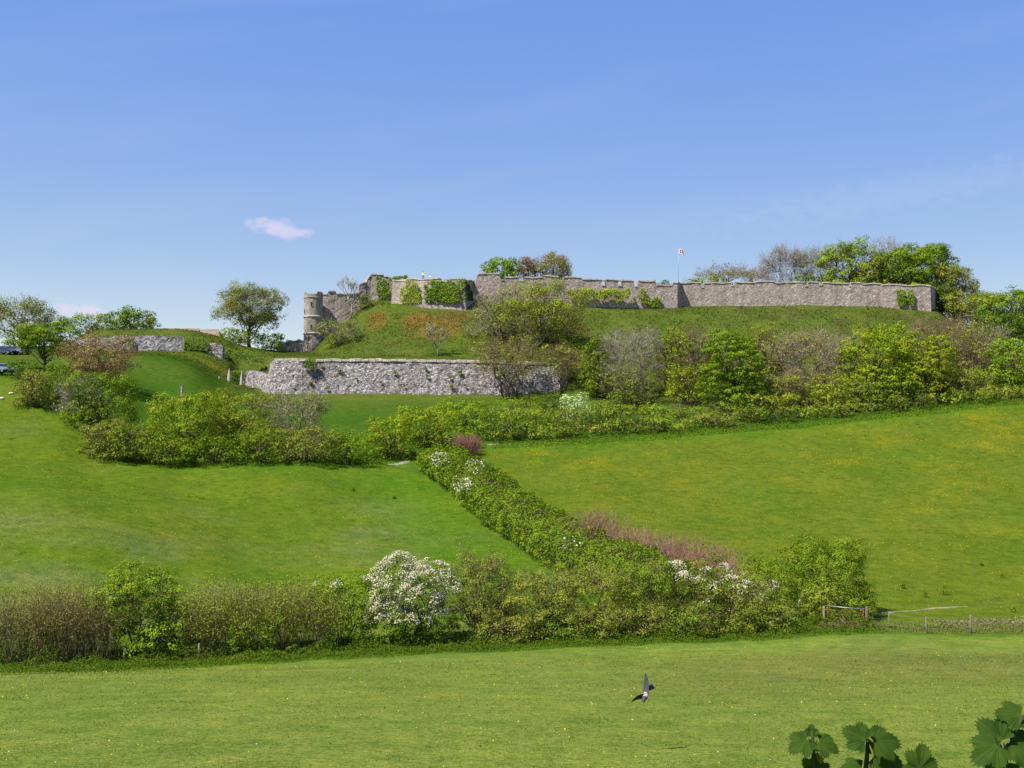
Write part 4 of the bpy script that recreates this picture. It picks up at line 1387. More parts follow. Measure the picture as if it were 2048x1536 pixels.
plant('sycamore_tree', 'fresh bright green tree at the end of the belt', T, 2030, 95, 668, 192, 'leaf_bright', 4.0, 61, cb=0.04, hue=0.15)
plant('beech_tree', 'brown tree behind the fresh bright one at the end of the belt', T, 2078, 90, 690, 200, 'leaf_brown', 2.0, 62, cb=0.02, twigs=800, hue=0.5)
plant('hazel_bush', 'olive bush filling the slope above the belt near the outwork end', 'bush', 1165, 80, 700, 206, 'leaf_olive', 2.0, 63, twigs=900, cb=0.0, hue=0.5)
plant('hazel_bush', 'greenish bush under the tall bare tree of the belt', 'bush', 1268, 90, 735, 190, 'leaf_mid', 2.2, 64, twigs=700, cb=0.0, hue=0.4)
plant('hazel_bush', 'dark bush under the slim yellow-green tree of the belt', 'bush', 1375, 90, 720, 189, 'leaf_yellow', 2.6, 65, twigs=300, cb=0.0, hue=0.5)
plant('hazel_bush', 'rust-speckled bush right of the broad brown tree', 'bush', 1670, 90, 742, 187, 'leaf_yellow', 2.4, 66, twigs=600, cb=0.0, hue=0.6)
plant('whitebeam_bush', 'whitish pale-leaved bush low in the belt', 'bush', 1152, 62, 784, 176, 'leaf_pale', 2.8, 67, cb=0.0, hue=0)

plant('ash_tree', 'grey twiggy tree filling the gap behind the big bright sycamore', T, 1430, 110, 668, 206, 'leaf_olive', 0.9, 161, twig='twig_grey', twigs=4000, cb=0.03, hue=0.5)
plant('ash_tree', 'olive twiggy tree in the gap before the broad brown one', T, 1560, 90, 678, 200, 'leaf_olive', 1.8, 162, twig='twig_brown', twigs=2500, cb=0.03, hue=0.5)
plant('ash_tree', 'thin brown tree behind the full yellow-green sycamore', T, 1690, 100, 664, 204, 'leaf_olive', 1.2, 163, twig='twig_grey', twigs=3500, cb=0.03, hue=0.5)
plant('field_maple', 'light green tree top rising behind the full yellow-green sycamore', T, 1790, 70, 640, 206, 'leaf_bright', 2.6, 164, cb=0.03, hue=0.3)
plant('ash_tree', 'brown twiggy tree under the falling skyline trees', T, 1960, 120, 655, 212, 'leaf_brown', 1.0, 165, twig='twig_grey', twigs=4500, cb=0.03, hue=0.5)
plant('hazel_bush', 'olive bush between the narrow dark tree and the bare one', 'bush', 1225, 80, 740, 196, 'leaf_olive', 2.2, 166, twigs=1200, cb=0.0, hue=0.5)
plant('hazel_bush', 'brown bush under the broad brown twiggy tree', 'bush', 1580, 90, 745, 184, 'leaf_olive', 2.6, 167, twigs=1200, cb=0.0, hue=0.5)
plant('hazel_bush', 'olive bush at the foot of the full yellow-green sycamore', 'bush', 1720, 90, 752, 184, 'leaf_mid', 3.0, 168, twigs=400, cb=0.0, hue=0.5)
plant('hazel_bush', 'brown-green bush below the rusty yellow sycamore', 'bush', 1900, 110, 735, 190, 'leaf_olive', 2.8, 169, twigs=1200, cb=0.0, hue=0.5)
# shrubs along the top edge of the right field: look-alikes
rr = random.Random(5)
edge = lambda u: float(np.interp(u, EDGE_U, EDGE_Y))
LM = [(985, 'the junction with the diagonal hedge'), (1030, 'the open many-stemmed tree'), (1080, 'the outwork wall end'), (1125, 'the brownish twiggy tree'), (1160, 'the whitish pale bush'), (1195, 'the narrow dark pointed tree'), (1262, 'the tall bare grey-brown tree'),
      (1342, 'the slim yellow-green tree'), (1392, 'the brown tree beside the big sycamore'), (1472, 'the big bright sycamore'), (1535, 'the gap after the big sycamore'), (1618, 'the broad brown twiggy tree'), (1670, 'the rust-speckled bush'), (1720, 'the thin brown tree'),
      (1765, 'the full yellow-green sycamore'), (1852, 'the rusty yellow sycamore'), (1900, 'the bare tree past the rusty sycamore'), (1950, 'the olive brown twiggy tree'), (2030, 'the bright tree at the belt end'), (2085, 'the brown tree ending the belt')]
ROWM = [('leaf_mid', 'mid green'), ('leaf_dark', 'dark'), ('leaf_bright', 'fresh green'), ('leaf_mid', 'mid green'), ('leaf_olive', 'olive')]
tone = lambda i: ROWM[i % 5][1]
landmark = lambda u: min(LM, key=lambda q: abs(q[0] - u))[1]
u = 985
i = 0
while u < 2090:
    vb = np.interp(u, [985, 1110, 1300, 1450, 1700, 1870, 2048], [889, 882, 870, 857, 836, 817, 800])
    plant('bramble_bush', 'low ' + tone(i) + ' field-edge bush in front of ' + landmark(u), 'bush', u, rr.uniform(60, 100), vb - rr.uniform(24, 44), edge(u) + rr.uniform(2.0, 3.6), ROWM[i % 5][0], rr.uniform(3.4, 4.6), 200 + i, cb=0.0, hue=0.35, stems=4, twigs=120, lobes=7, clump=rr.uniform(0.09, 0.16), leaf_px=rr.uniform(1.6, 2.3), group='bushes along the buttercup field')
    u += rr.uniform(44, 62)
    i += 1
u = 1000
while u < 2080:
    vb = np.interp(u, [985, 1110, 1300, 1450, 1700, 1870, 2048], [889, 882, 870, 857, 836, 817, 800])
    plant('hazel_bush', 'taller second-row bush at the foot of ' + landmark(u), 'bush', u, rr.uniform(70, 110), vb - rr.uniform(40, 78), edge(u) + rr.uniform(7, 10), rr.choice(('leaf_olive', 'leaf_mid', 'leaf_bright', 'leaf_yellow', 'leaf_mid')), rr.uniform(2.8, 4.2), 200 + i, cb=0.0, hue=0.4, stems=4, twigs=250, lobes=8, clump=rr.uniform(0.08, 0.14), leaf_px=rr.uniform(1.6, 2.3), group='second row of bushes in the belt')
    u += rr.uniform(62, 84)
    i += 1

# scrub round the left field
B = 'bush'
plant('blackthorn_bush', 'reddish brown bush in front of the flint wall', B, 192, 140, 666, 166, 'leaf_brown', 2.6, 70, twig='twig_purple', twigs=2200, cb=0.0, hue=0.35, lobes=11)
plant('blackthorn_bush', 'grey-brown twiggy bush at the bend of the left field edge', B, 158, 95, 752, 147, 'leaf_grey', 0.9, 71, twig='twig_grey', twigs=2600, cb=0.0, hue=0.3, stems=6)
plant('hawthorn_bush', 'mid green rounded bush below the reddish brown one', B, 200, 132, 735, 146, 'leaf_mid', 3.6, 72, cb=0.02, lobes=12, hue=0.2)
plant('bramble_bush', 'low brambly bush at the outer bend of the left field edge', B, 215, 100, 835, 138, 'leaf_olive', 3.0, 73, cb=0.0, twigs=500, hue=0.3)
plant('bramble_bush', 'olive bush between the rounded bush and the field corner', B, 258, 105, 838, 137, 'leaf_mid', 3.2, 74, cb=0.0, twigs=300, hue=0.35)
plant('field_maple', 'large glowing yellow-green bush on the left field edge', B, 372, 172, 780, 142, 'leaf_yellow', 4.6, 75, cb=0.0, lobes=13, hue=0.12, clump=0.085)
plant('field_maple', 'yellow-green bush with brown twigs joined to the large glowing one', B, 468, 150, 776, 146, 'leaf_yellow', 3.2, 76, twigs=900, cb=0.06, lobes=12, hue=0.5)
plant('hawthorn_bush', 'green bush low in front of the large glowing one', B, 330, 110, 862, 137.5, 'leaf_mid', 3.4, 77, cb=0.0, hue=0.2)
plant('bramble_bush', 'green brambles at the foot of the brown twiggy bush', B, 430, 120, 868, 138, 'leaf_mid', 3.2, 78, cb=0.0, hue=0.35)
plant('blackthorn_bush', 'brown twiggy bush below the corner of the outwork wall', B, 590, 130, 783, 150, 'leaf_olive', 1.8, 79, twig='twig_grey', twigs=3000, cb=0.0, hue=0.5, stems=6)
plant('bramble_bush', 'dark bush left in the row below the outwork wall', B, 520, 110, 850, 140, 'leaf_mid', 3.2, 80, cb=0.0, hue=0.3)
plant('bramble_bush', 'brown-green bush in the middle of the row below the outwork wall', B, 610, 120, 852, 140.5, 'leaf_olive', 3.2, 81, cb=0.0, hue=0.35, twigs=400)
plant('bramble_bush', 'low green bush closing the row before the yellow-green pair', B, 692, 105, 858, 143, 'leaf_mid', 3.2, 82, cb=0.0, hue=0.3)
plant('field_maple', 'yellow-green dense bush at the foot of the grassy slope', B, 780, 105, 826, 149, 'leaf_yellow', 4.2, 83, cb=0.0, lobes=10, hue=0.15)
plant('field_maple', 'bright bush behind the yellow-green dense one where the hedges meet', B, 855, 120, 808, 158, 'leaf_yellow', 3.8, 84, cb=0.0, lobes=10, hue=0.3)
plant('hazel_bush', 'leafy bush under the open many-stemmed tree', B, 930, 110, 795, 168, 'leaf_bright', 3.6, 85, cb=0.0, hue=0.4)
plant('hazel_bush', 'mixed brown and green bush at the outwork wall foot', B, 1040, 120, 795, 180, 'leaf_mid', 3.0, 86, cb=0.0, hue=0.55)
plant('hazel_bush', 'dark bush at the end of the outwork wall foot', B, 1105, 90, 788, 186, 'leaf_dark', 3.2, 87, cb=0.0, hue=0.35)
plant('bramble_bush', 'green bush filling the corner where the diagonal hedge starts', B, 900, 120, 852, 156, 'leaf_mid', 3.6, 88, cb=0.0, hue=0.3)
plant('bramble_bush', 'scrub bush beside the parked silver car', B, 62, 70, 733, 148, 'leaf_olive', 2.8, 89, cb=0.0, twigs=300, hue=0.4)
plant('bramble_bush', 'green scrub bush between the car park and the reddish bush', B, 112, 75, 722, 152, 'leaf_mid', 3.0, 90, cb=0.0, hue=0.4)
plant('bramble_bush', 'dark bush under the dark green sycamore', B, 40, 60, 716, 160, 'leaf_dark', 2.8, 91, cb=0.0)

# ------------------------------------------------------------------ diagonal hedge between the two fields
cl = [hit(a, b_) for a, b_ in ((880, 935), (940, 978), (1010, 1040), (1085, 1092), (1165, 1142), (1260, 1178), (1340, 1205))]
hgt_ = [3.0, 3.0, 3.2, 3.2, 3.2, 3.2, 3.0]
hwd_ = [3.6, 3.5, 3.4, 3.2, 3.0, 2.8, 2.6]
rs = np.random.RandomState(400)
n = 68000
t = rs.rand(n) * (len(cl) - 1)
i = np.minimum(t.astype(int), len(cl) - 2)
f = t - i
cx = np.array([q.x for q in cl]); cy = np.array([q.y for q in cl])
X = cx[i] * (1 - f) + cx[i + 1] * f
Yv = cy[i] * (1 - f) + cy[i + 1] * f
dv = unit(np.stack([cx[i + 1] - cx[i], cy[i + 1] - cy[i]], 1))
hw = np.interp(t, range(len(cl)), hwd_)
hh = np.interp(t, range(len(cl)), hgt_)
s_ = np.hypot(X - cx[0], Yv - cy[0])
ang = rs.uniform(-1.45, 1.45, n)
lump = 0.80 + 0.42 * fnoise(s_ * 0.45, ang * 2.2 + 5, 9) + 0.16 * (vnoise(s_ * 1.6, ang * 5, 3) - 0.5)
rad = lump * rs.uniform(0.86, 1.03, n)
sx = np.sign(np.sin(ang)) * np.abs(np.sin(ang)) ** 0.75 * hw * rad
sz = np.cos(ang) ** 0.7 * hh * rad
px, py = X + dv[:, 1] * sx, Yv - dv[:, 0] * sx
pz = ground_np(px, py) + np.maximum(sz, 0.05)
nrm = unit(np.stack([dv[:, 1] * np.sin(ang), -dv[:, 0] * np.sin(ang), np.cos(ang) + 0.2], 1) + rs.normal(size=(n, 3)) * 0.55)
hedge = empty('hedge', tuple(cl[3]), 'long green hedge running diagonally between the two fields', 'hedge')
o0 = np.array(cl[3])
cell = fnoise(s_ * 0.7, ang * 3, 19)
quads_mesh('foliage', leaf_quads(rs, np.stack([px, py, pz], 1) - o0, nrm, (1.9 * py / PX) * rs.choice([0.6, 0.85, 1.1, 1.5], n) * rs.uniform(0.85, 1.15, n)), 'leaf_mid', hedge, np.clip(cell * 1.7 - 0.45 + rs.uniform(-0.15, 0.15, n), 0, 1), np.where(rs.rand(n) < 0.06, 0.7, 0))
n2 = 3000
k = rs.randint(0, n, n2)
a_ = np.stack([X[k] + dv[k][:, 1] * sx[k] * 0.5, Yv[k] - dv[k][:, 0] * sx[k] * 0.5, np.zeros(n2)], 1)
a_[:, 2] = ground_np(a_[:, 0], a_[:, 1])
quads_mesh('stems', twig_quads(rs, a_ - o0, np.stack([px, py, pz], 1)[k] - o0, 0.05), 'twig_brown', hedge)
for (uu, vv, m_) in ((880, 920, 260), (948, 936, 240), (925, 972, 220), (1145, 1090, 30), (975, 884, 90)):
    # white blossom sprays on the hedge
    d2 = np.array([(px[q], py[q], pz[q]) for q in range(0, n, 4)])
    uu_ = 1024 + d2[:, 0] / d2[:, 1] * F
    vv_ = 880 - d2[:, 2] / d2[:, 1] * F
    ok = np.where(np.hypot((uu_ - uu) / 22, (vv_ - vv) / 16) < 1)[0]
    if len(ok) < 5:
        continue
    pk = d2[ok[rs.randint(0, len(ok), m_)]] + rs.normal(size=(m_, 3)) * 0.12 + np.array([0, -0.1, 0.15])
    quads_mesh('blossom', leaf_quads(rs, pk - o0, unit(rs.normal(size=(m_, 3)) + np.array([-.2, -.6, .8])), 0.20 * rs.uniform(0.7, 1.3, m_), 0.9), 'blossom_white', hedge, rs.rand(m_))

thicket('thicket', 'long purple-brown leafless thicket on the field side of the diagonal hedge', 'thicket', [(1232, 91), (1300, 86.5), (1380, 82.5), (1460, 79.8)], 1.0, [1050, 1062, 1078, 1098], 501, 1300, 'twig_purple', tw=0.022)
thicket('thicket', 'small purple-brown leafless clump beyond the gap in the long thicket', 'thicket', [(1178, 96), (1205, 94)], 1.0, [1020, 1024], 502, 420, 'twig_purple', tw=0.022)
thicket('thicket', 'dusky brown clump on top of the diagonal hedge end', 'thicket', [(918, 152), (948, 152)], 1.2, [868, 870], 503, 420, 'twig_purple', tw=0.035)

# ------------------------------------------------------------------ near hedge
hyf = lambda u: float(hedge_y(u))
thicket('thicket', 'tall brown leafless hedge stretch left of the lone green bush', 'thicket', [(-60, 59.5), (60, 60), (150, 60.5), (212, 61)], 1.3, [1190, 1178, 1168, 1176], 510, 1150, 'twig_brown', leaf='leaf_olive', leafn=15000, tw=0.016, hue=0.5)
plant('hawthorn_bush', 'bright yellow-green bush leaning over the left fence', 'bush', 290, 186, 1126, 62.2, 'leaf_bright', 5.4, 511, cb=0.02, lobes=12, hue=0.05, lean=(-0.22, 0), clump=0.075, stems=6, twigs=900, twig_w=0.018, leaf_px=2.1)
thicket('thicket', 'olive twiggy hedge stretch right of the lone green bush', 'thicket', [(385, 62.5), (470, 63), (560, 63.5), (660, 64)], 1.4, [1182, 1170, 1162, 1172], 512, 750, 'twig_brown', leaf='leaf_olive', leafn=30000, tw=0.016, hue=0.12)
plant('bramble_bush', 'low leafy bush at the foot of the olive twiggy stretch', 'bush', 530, 130, 1228, 62.4, 'leaf_mid', 3.2, 513, cb=0.0, hue=0.3, stems=5)
plant('hawthorn_bush', 'green bush with a few white blossoms beside the white-flowering one', 'bush', 692, 125, 1140, 65, 'leaf_bright', 5.0, 514, cb=0.0, hue=0.1, stems=5, extra=('blossom_white', 0.14, 0.16, 0.78))
plant('hawthorn_bush', 'hawthorn bush covered in white blossom', 'bush', 826, 165, 1099, 65.4, 'leaf_mid', 4.4, 515, cb=0.0, hue=0.3, stems=6, lobes=12, extra=('blossom_white', 0.80, 3.4, 0.26), clump=0.065)
plant('blackthorn_bush', 'loose olive bush right of the white-flowering hawthorn', 'bush', 962, 130, 1092, 67, 'leaf_olive', 2.2, 516, cb=0.0, twigs=2600, hue=0.3, stems=6, twig_w=0.018)
plant('blackthorn_bush', 'olive and green bush in the middle of the near hedge', 'bush', 1075, 165, 1132, 67.5, 'leaf_olive', 3.6, 517, cb=0.0, twigs=1800, hue=0.3, stems=6, twig_w=0.018)
plant('hawthorn_bush', 'yellowish green bush where the diagonal hedge meets the near hedge', 'bush', 1180, 150, 1122, 69, 'leaf_yellow', 3.2, 518, cb=0.0, twigs=1500, hue=0.45, stems=6, twig_w=0.018)
plant('hawthorn_bush', 'mid green bush right of the hedge junction', 'bush', 1290, 150, 1112, 70, 'leaf_mid', 3.8, 519, cb=0.0, twigs=900, hue=0.35, stems=6, twig_w=0.018)
plant('hawthorn_bush', 'green bush with a white blossom spray on its crown', 'bush', 1385, 150, 1110, 71, 'leaf_mid', 3.6, 520, cb=0.0, twigs=900, hue=0.3, stems=6, twig_w=0.018, extra=('blossom_white', 0.12, 0.35, 0.70))
plant('hawthorn_bush', 'bush with scattered white blossom before the round tree by the gate', 'bush', 1462, 150, 1128, 71.2, 'leaf_olive', 3.6, 521, cb=0.0, twigs=900, hue=0.3, stems=6, twig_w=0.018, extra=('blossom_white', 0.24, 0.75, 0.40))
plant('hawthorn_bush', 'dark green bush left of the round tree by the gate', 'bush', 1530, 110, 1106, 73.5, 'leaf_mid', 3.8, 522, cb=0.0, hue=0.25, stems=6)
plant('field_maple', 'round bright green tree beside the field gate', 'tree', 1655, 172, 1066, 76, 'leaf_mid', 5.4, 523, cb=0.02, hue=0.3, lobes=13, clump=0.075, stems=5)
plant('privet_bush', 'small rounded olive bush in front of the round tree by the gate', 'bush', 1640, 86, 1164, 72.6, 'leaf_olive', 4.6, 524, cb=0.0, hue=0.15, clump=0.09, stems=4)
plant('bramble_bush', 'green bush tucked behind the field gate', 'bush', 1704, 80, 1184, 74, 'leaf_mid', 3.6, 525, cb=0.0, hue=0.3, stems=4)
i = 0
for (uu, w_, vt, mt) in ((1010, 110, 1230, 'leaf_olive'), (1110, 120, 1222, 'leaf_mid'), (1200, 120, 1212, 'leaf_olive'), (1285, 110, 1206, 'leaf_olive'), (1370, 120, 1204, 'leaf_mid'), (1455, 110, 1204, 'leaf_mid'), (1540, 110, 1200, 'leaf_mid')):
    plant('bramble_bush', 'low brambles at the near hedge foot ' + ('beside the loose olive bush', 'under the olive and green bush', 'below the hedge junction', 'under the mid green bush', 'under the bush with the blossom spray', 'under the bush with scattered blossom', 'leading to the hidden gap by the gate')[i], 'bush', uu, w_, vt, hyf(uu) + 1.2, mt, 3.4, 530 + i, cb=0.0, hue=0.45, stems=4, twigs=500, twig_w=0.016, group='brambles along the near hedge foot')
    i += 1


# ------------------------------------------------------------------ undergrowth, grass and flowers (uncountable)
def strip(name, label, us, yoff, n, hmax, mat, seed, px_=1.6, hue=0.2, yb=None):
    rs = np.random.RandomState(seed)
    u = rs.uniform(us[0], us[1], n)
    base = hedge_y(u) if yb is None else np.interp(u, EDGE_U, EDGE_Y)
    y = base + rs.uniform(yoff[0], yoff[1], n) + (fnoise(u * 0.012, u * 0 + seed, 4) - 0.5) * 1.6
    x = (u - 1024) / F * y
    f = (y - base - yoff[0]) / (yoff[1] - yoff[0])
    lump = fnoise(x * 0.8, y * 0.8, seed + 1)
    top = hmax * np.clip(2.6 * lump - 0.75, 0.12, 1.3) * np.clip(0.25 + f * 1.5, 0.2, 1)
    z = ground_np(x, y) + top * rs.rand(n) ** 0.6
    nrm = unit(rs.normal(size=(n, 3)) * 0.7 + np.array([-0.2, -0.5, 0.6]))
    return scatter(name, label, np.stack([x, y, z], 1), nrm, px_ * y / PX * rs.uniform(0.6, 1.3, n), mat, seed, tint=np.clip(lump + rs.uniform(-0.4, 0.4, n), 0, 1), hue=np.where(rs.rand(n) < hue, rs.rand(n), 0))


strip('undergrowth', 'band of nettles and weeds at the foot of the near hedge', (-80, 1740), (-1.3, 2.4), 46000, 1.0, 'grass_verge', 601, 1.8, hue=0.35)
strip('long_grass', 'lush long grass fringe between the near hedge and the lower field', (-80, 1760), (-2.2, -0.4), 20000, 0.28, 'grass_verge', 602, 1.5)
strip('long_grass', 'lush grass fringe along the top edge of the buttercup field', (985, 2090), (-4.5, 2.0), 11000, 0.5, 'grass_verge', 603, 1.5, yb=1)
strip('long_grass', 'lush grass fringe along the top edge of the left field', (150, 840), (-2.5, 2.0), 8000, 0.5, 'grass_verge', 604, 1.5, yb=1)
strip('long_grass', 'rough grass along the wire fence by the gate', (1735, 2080), (-0.6, 2.4), 7000, 0.35, 'grass_blade', 605, 1.5, hue=0.5)
rs = np.random.RandomState(606)
n = 1500
u = rs.uniform(1860, 2075, n)
y = np.interp(u, [1860, 2075], [71.6, 73.0]) + rs.normal(size=n) * 0.35
x = (u - 1024) / F * y
z = ground_np(x, y) + rs.rand(n) * 0.5
scatter('dead_grass', 'pale strip of dead grass behind the wire fence', np.stack([x, y, z], 1), unit(rs.normal(size=(n, 3)) + np.array([0, -1.0, 0.2])), 0.16 * rs.uniform(0.6, 1.4, n), 'grass_straw', 606, aspect=0.3)

# turf of the lower field: short tufts, thinning with distance
rs = np.random.RandomState(610)
n = 110000
y = 13 + (58 - 13) * rs.rand(n) ** 1.5
x = rs.uniform(-0.53, 0.53, n) * y
z = ground_np(x, y)
clm = fnoise(x * 1.3, y * 1.3, 15)
ok = rs.rand(n) < np.clip(clm * 2.2 - 0.35, 0.05, 1)
x, y, z, clm = x[ok], y[ok], z[ok], clm[ok]
n = len(x)
sz = (1.35 * y / PX + 0.014) * rs.uniform(0.6, 1.5, n)
z = z + sz * 0.3 + 0.045
scatter('turf_grass', 'short grazed grass of the lower field', np.stack([x, y, z], 1), unit(rs.normal(size=(n, 3)) * 0.6 + np.array([-.1, -.5, 0.9])), sz, 'grass_blade', 610, tint=np.clip(0.5 + clm * 0.6 + rs.uniform(-0.3, 0.3, n), 0, 1), hue=np.where(rs.rand(n) < 0.16, rs.rand(n), 0), aspect=0.3)
# tussocks on the two upper fields
rs = np.random.RandomState(611)
n = 130000
y = 66 + (186 - 66) * rs.rand(n) ** 0.9
x = rs.uniform(-0.5, 0.5, n) * y
_, _, _, _, nr_, lf_, rt_, bk_ = region(x, y)
clm = fnoise(x * 0.55, y * 0.4, 16)
ok = (lf_ | rt_) & (rs.rand(n) < np.clip(clm * 3 - 1.15, 0.02, 1))
x, y, clm, rt_ = x[ok], y[ok], clm[ok], rt_[ok]
n = len(x)
sz = 1.25 * y / PX * rs.uniform(0.6, 1.3, n)
scatter('meadow_grass', 'tufts of longer grass strewn over the two upper fields', np.stack([x, y, ground_np(x, y) + sz * 0.35], 1), unit(rs.normal(size=(n, 3)) * 0.5 + np.array([-.1, -.4, 1.0])), sz, 'grass_verge', 611, tint=np.clip(rs.rand(n) * 0.8 - 0.15, 0, 1), hue=np.where(rs.rand(n) < 0.3, rs.rand(n), 0), aspect=0.4)
# darker tussocks dotted about the pasture
rs = np.random.RandomState(621)
m_ = 420
y = 68 + 110 * rs.rand(m_) ** 1.3
x = rs.uniform(-0.48, 0.48, m_) * y
_, _, _, _, _, lf_, rt_, _ = region(x, y)
ok = (lf_ | rt_) & (rs.rand(m_) < np.where(rt_, 0.35, 1.0) * np.clip(fnoise(x * 0.06, y * 0.06, 23) * 3 - 0.9, 0.05, 1))
x, y = x[ok], y[ok]
k = rs.randint(0, len(x), len(x) * 22)
sg = rs.uniform(0.12, 0.38, len(x))[k]
px, py = x[k] + rs.normal(size=len(k)) * sg, y[k] + rs.normal(size=len(k)) * sg
pz = ground_np(px, py) + 0.03 + np.abs(rs.normal(size=len(k))) * 0.10
scatter('tussock_grass', 'dark tussocks dotted over the two upper fields', np.stack([px, py, pz], 1), unit(rs.normal(size=(len(k), 3)) * 0.6 + np.array([-.1, -.5, .7])), 1.0 * py / PX * rs.uniform(0.7, 1.4, len(k)) + 0.03, 'leaf_dark', 621, tint=rs.rand(len(k)) * 0.8, aspect=0.4)
# rough herbage on the mound and banks
rs = np.random.RandomState(612)
n = 90000
y = rs.uniform(196, 247, n)
x = rs.uniform(-0.40, 0.42, n) * y
clm = fnoise(x * 0.35, y * 0.35, 17)
u = 1024 + x / y * F
ok = (rs.rand(n) < np.clip(clm * 3 - 0.9, 0.08, 1)) & (((u > 560) & (y > 208)) | ((u < 560) & (y > 196) & (y < 226))) & ~((u > 780) & (u < 955) & (y > 236))
x, y, clm = x[ok], y[ok], clm[ok]
n = len(x)
sz = 1.6 * y / PX * rs.uniform(0.6, 1.3, n)
scatter('rough_grass', 'rough herbage covering the castle mound and grass banks', np.stack([x, y, ground_np(x, y) + sz * 0.4], 1), unit(rs.normal(size=(n, 3)) * 0.6 + np.array([-.1, -.4, 0.8])), sz, 'grass_rough', 612, tint=np.clip(clm + rs.uniform(-.4, .4, n), 0, 1), hue=np.clip((fnoise(x * .12, y * .12, 18) - .5) * 4, 0, 1) * rs.rand(n), aspect=0.5)
rs = np.random.RandomState(613)
pp = []
for (uu, vv, ru, ry, m_) in ((868, 655, 62, 7, 2600), (835, 640, 30, 4, 800), (753, 643, 25, 4, 700), (722, 612, 14, 3.5, 350)):
    h_ = hit(uu, vv)
    a = rs.rand(m_) * 6.28
    r = np.sqrt(rs.rand(m_))
    pp.append(np.stack([h_.x + np.cos(a) * r * ru * h_.y / F, h_.y + np.sin(a) * r * ry], 1))
pp = np.concatenate(pp)
keep = fnoise(pp[:, 0] * 0.4, pp[:, 1] * 0.4, 72) > 0.45
pp = pp[keep]
n = len(pp)
scatter('dead_bracken', 'rusty brown dead bracken on the castle mound', np.stack([pp[:, 0], pp[:, 1], ground_np(pp[:, 0], pp[:, 1]) + rs.rand(n) * 0.4], 1), unit(rs.normal(size=(n, 3)) * 0.6 + np.array([-.1, -.6, 0.8])), 0.24 * rs.uniform(0.6, 1.3, n), 'leaf_rust', 613, hue=np.where(rs.rand(n) < 0.15, 0.8, 0))
# buttercups and daisies
rs = np.random.RandomState(614)
n = 60000
y = rs.uniform(74, 184, n)
x = rs.uniform(-0.1, 0.5, n) * y
_, _, _, xd2, _, _, rt_, _ = region(x, y)
w = np.clip((fnoise(x * 0.10, y * 0.07, 41) - 0.50) * 6, 0, 1) * np.clip((fnoise(x * 0.45, y * 0.30, 31) - 0.45) * 5, 0, 1)
ok = rt_ & (rs.rand(n) < 0.03 + w * np.clip((y - 80) / 70, 0.1, 1) * 0.45)
x, y = x[ok], y[ok]
n = len(x)
scatter('buttercups', 'drifts of yellow buttercups in the right-hand field', np.stack([x, y, ground_np(x, y) + 0.22], 1), unit(rs.normal(size=(n, 3)) * 0.4 + np.array([0, -.5, 1])), (0.42 * y / PX + 0.02) * rs.uniform(0.7, 1.3, n), 'flower_yellow', 614, aspect=0.9)
n = 900
y = 13 + 50 * rs.rand(n)
x = rs.uniform(-0.5, 0.5, n) * y
w = fnoise(x * 0.35, y * 0.30, 47)
ok = rs.rand(n) < np.clip((w - 0.52) * 9, 0.04, 1)
x, y = x[ok], y[ok]
scatter('buttercups', 'scattered yellow buttercups in the lower field', np.stack([x, y, ground_np(x, y) + 0.10], 1), unit(rs.normal(size=(len(x), 3)) * 0.4 + np.array([0, -.5, 1])), (0.016 + 0.0005 * y) * rs.uniform(0.6, 1.3, len(x)), 'flower_yellow', 615, aspect=0.9)
n = 230
y = 13 + 45 * rs.rand(n)
x = rs.uniform(-0.5, 0.5, n) * y
scatter('daisies', 'scattered white daisies in the lower field', np.stack([x, y, ground_np(x, y) + 0.09], 1), unit(rs.normal(size=(n, 3)) * 0.4 + np.array([0, -.5, 1])), (0.014 + 0.0004 * y) * rs.uniform(0.5, 1.5, n), 'blossom_white', 616, aspect=0.9)
n = 900
y = rs.uniform(70, 140, n)
x = rs.uniform(-0.47, 0.1, n) * y
_, _, _, _, _, lf_, _, _ = region(x, y)
x, y = x[lf_], y[lf_]
scatter('daisies', 'scattered pale flowers in the left field', np.stack([x, y, ground_np(x, y) + 0.15], 1), unit(rs.normal(size=(len(x), 3)) * 0.4 + np.array([0, -.5, 1])), 0.5 * y / PX + 0.02, 'flower_yellow', 617, aspect=0.9)


# ------------------------------------------------------------------ small things
def bevel_box(sx, sy, sz, bev=0.02, mat4=None):
    bm_ = bmesh.new()
    bmesh.ops.create_cube(bm_, size=1, matrix=(mat4 or Matrix.Identity(4)) @ Matrix.Diagonal((sx, sy, sz, 1)))
    if bev:
        bmesh.ops.bevel(bm_, geom=bm_.edges[:], offset=bev, segments=1)
    return bm_


def bm_obj(name, bm_, mat, parent=None, smooth=False):
    m_ = bpy.data.meshes.new(name)
    bm_.to_mesh(m_)
    bm_.free()
    if smooth:
        m_.polygons.foreach_set('use_smooth', [True] * len(m_.polygons))
    return link_mesh(name, m_, mat, parent)


def copy_tree(o, parent=None):
    c_ = o.copy()
    C.objects.link(c_)
    if parent is not None:
        c_.parent = parent
    for ch in list(o.children):
        copy_tree(ch, c_)
    return c_


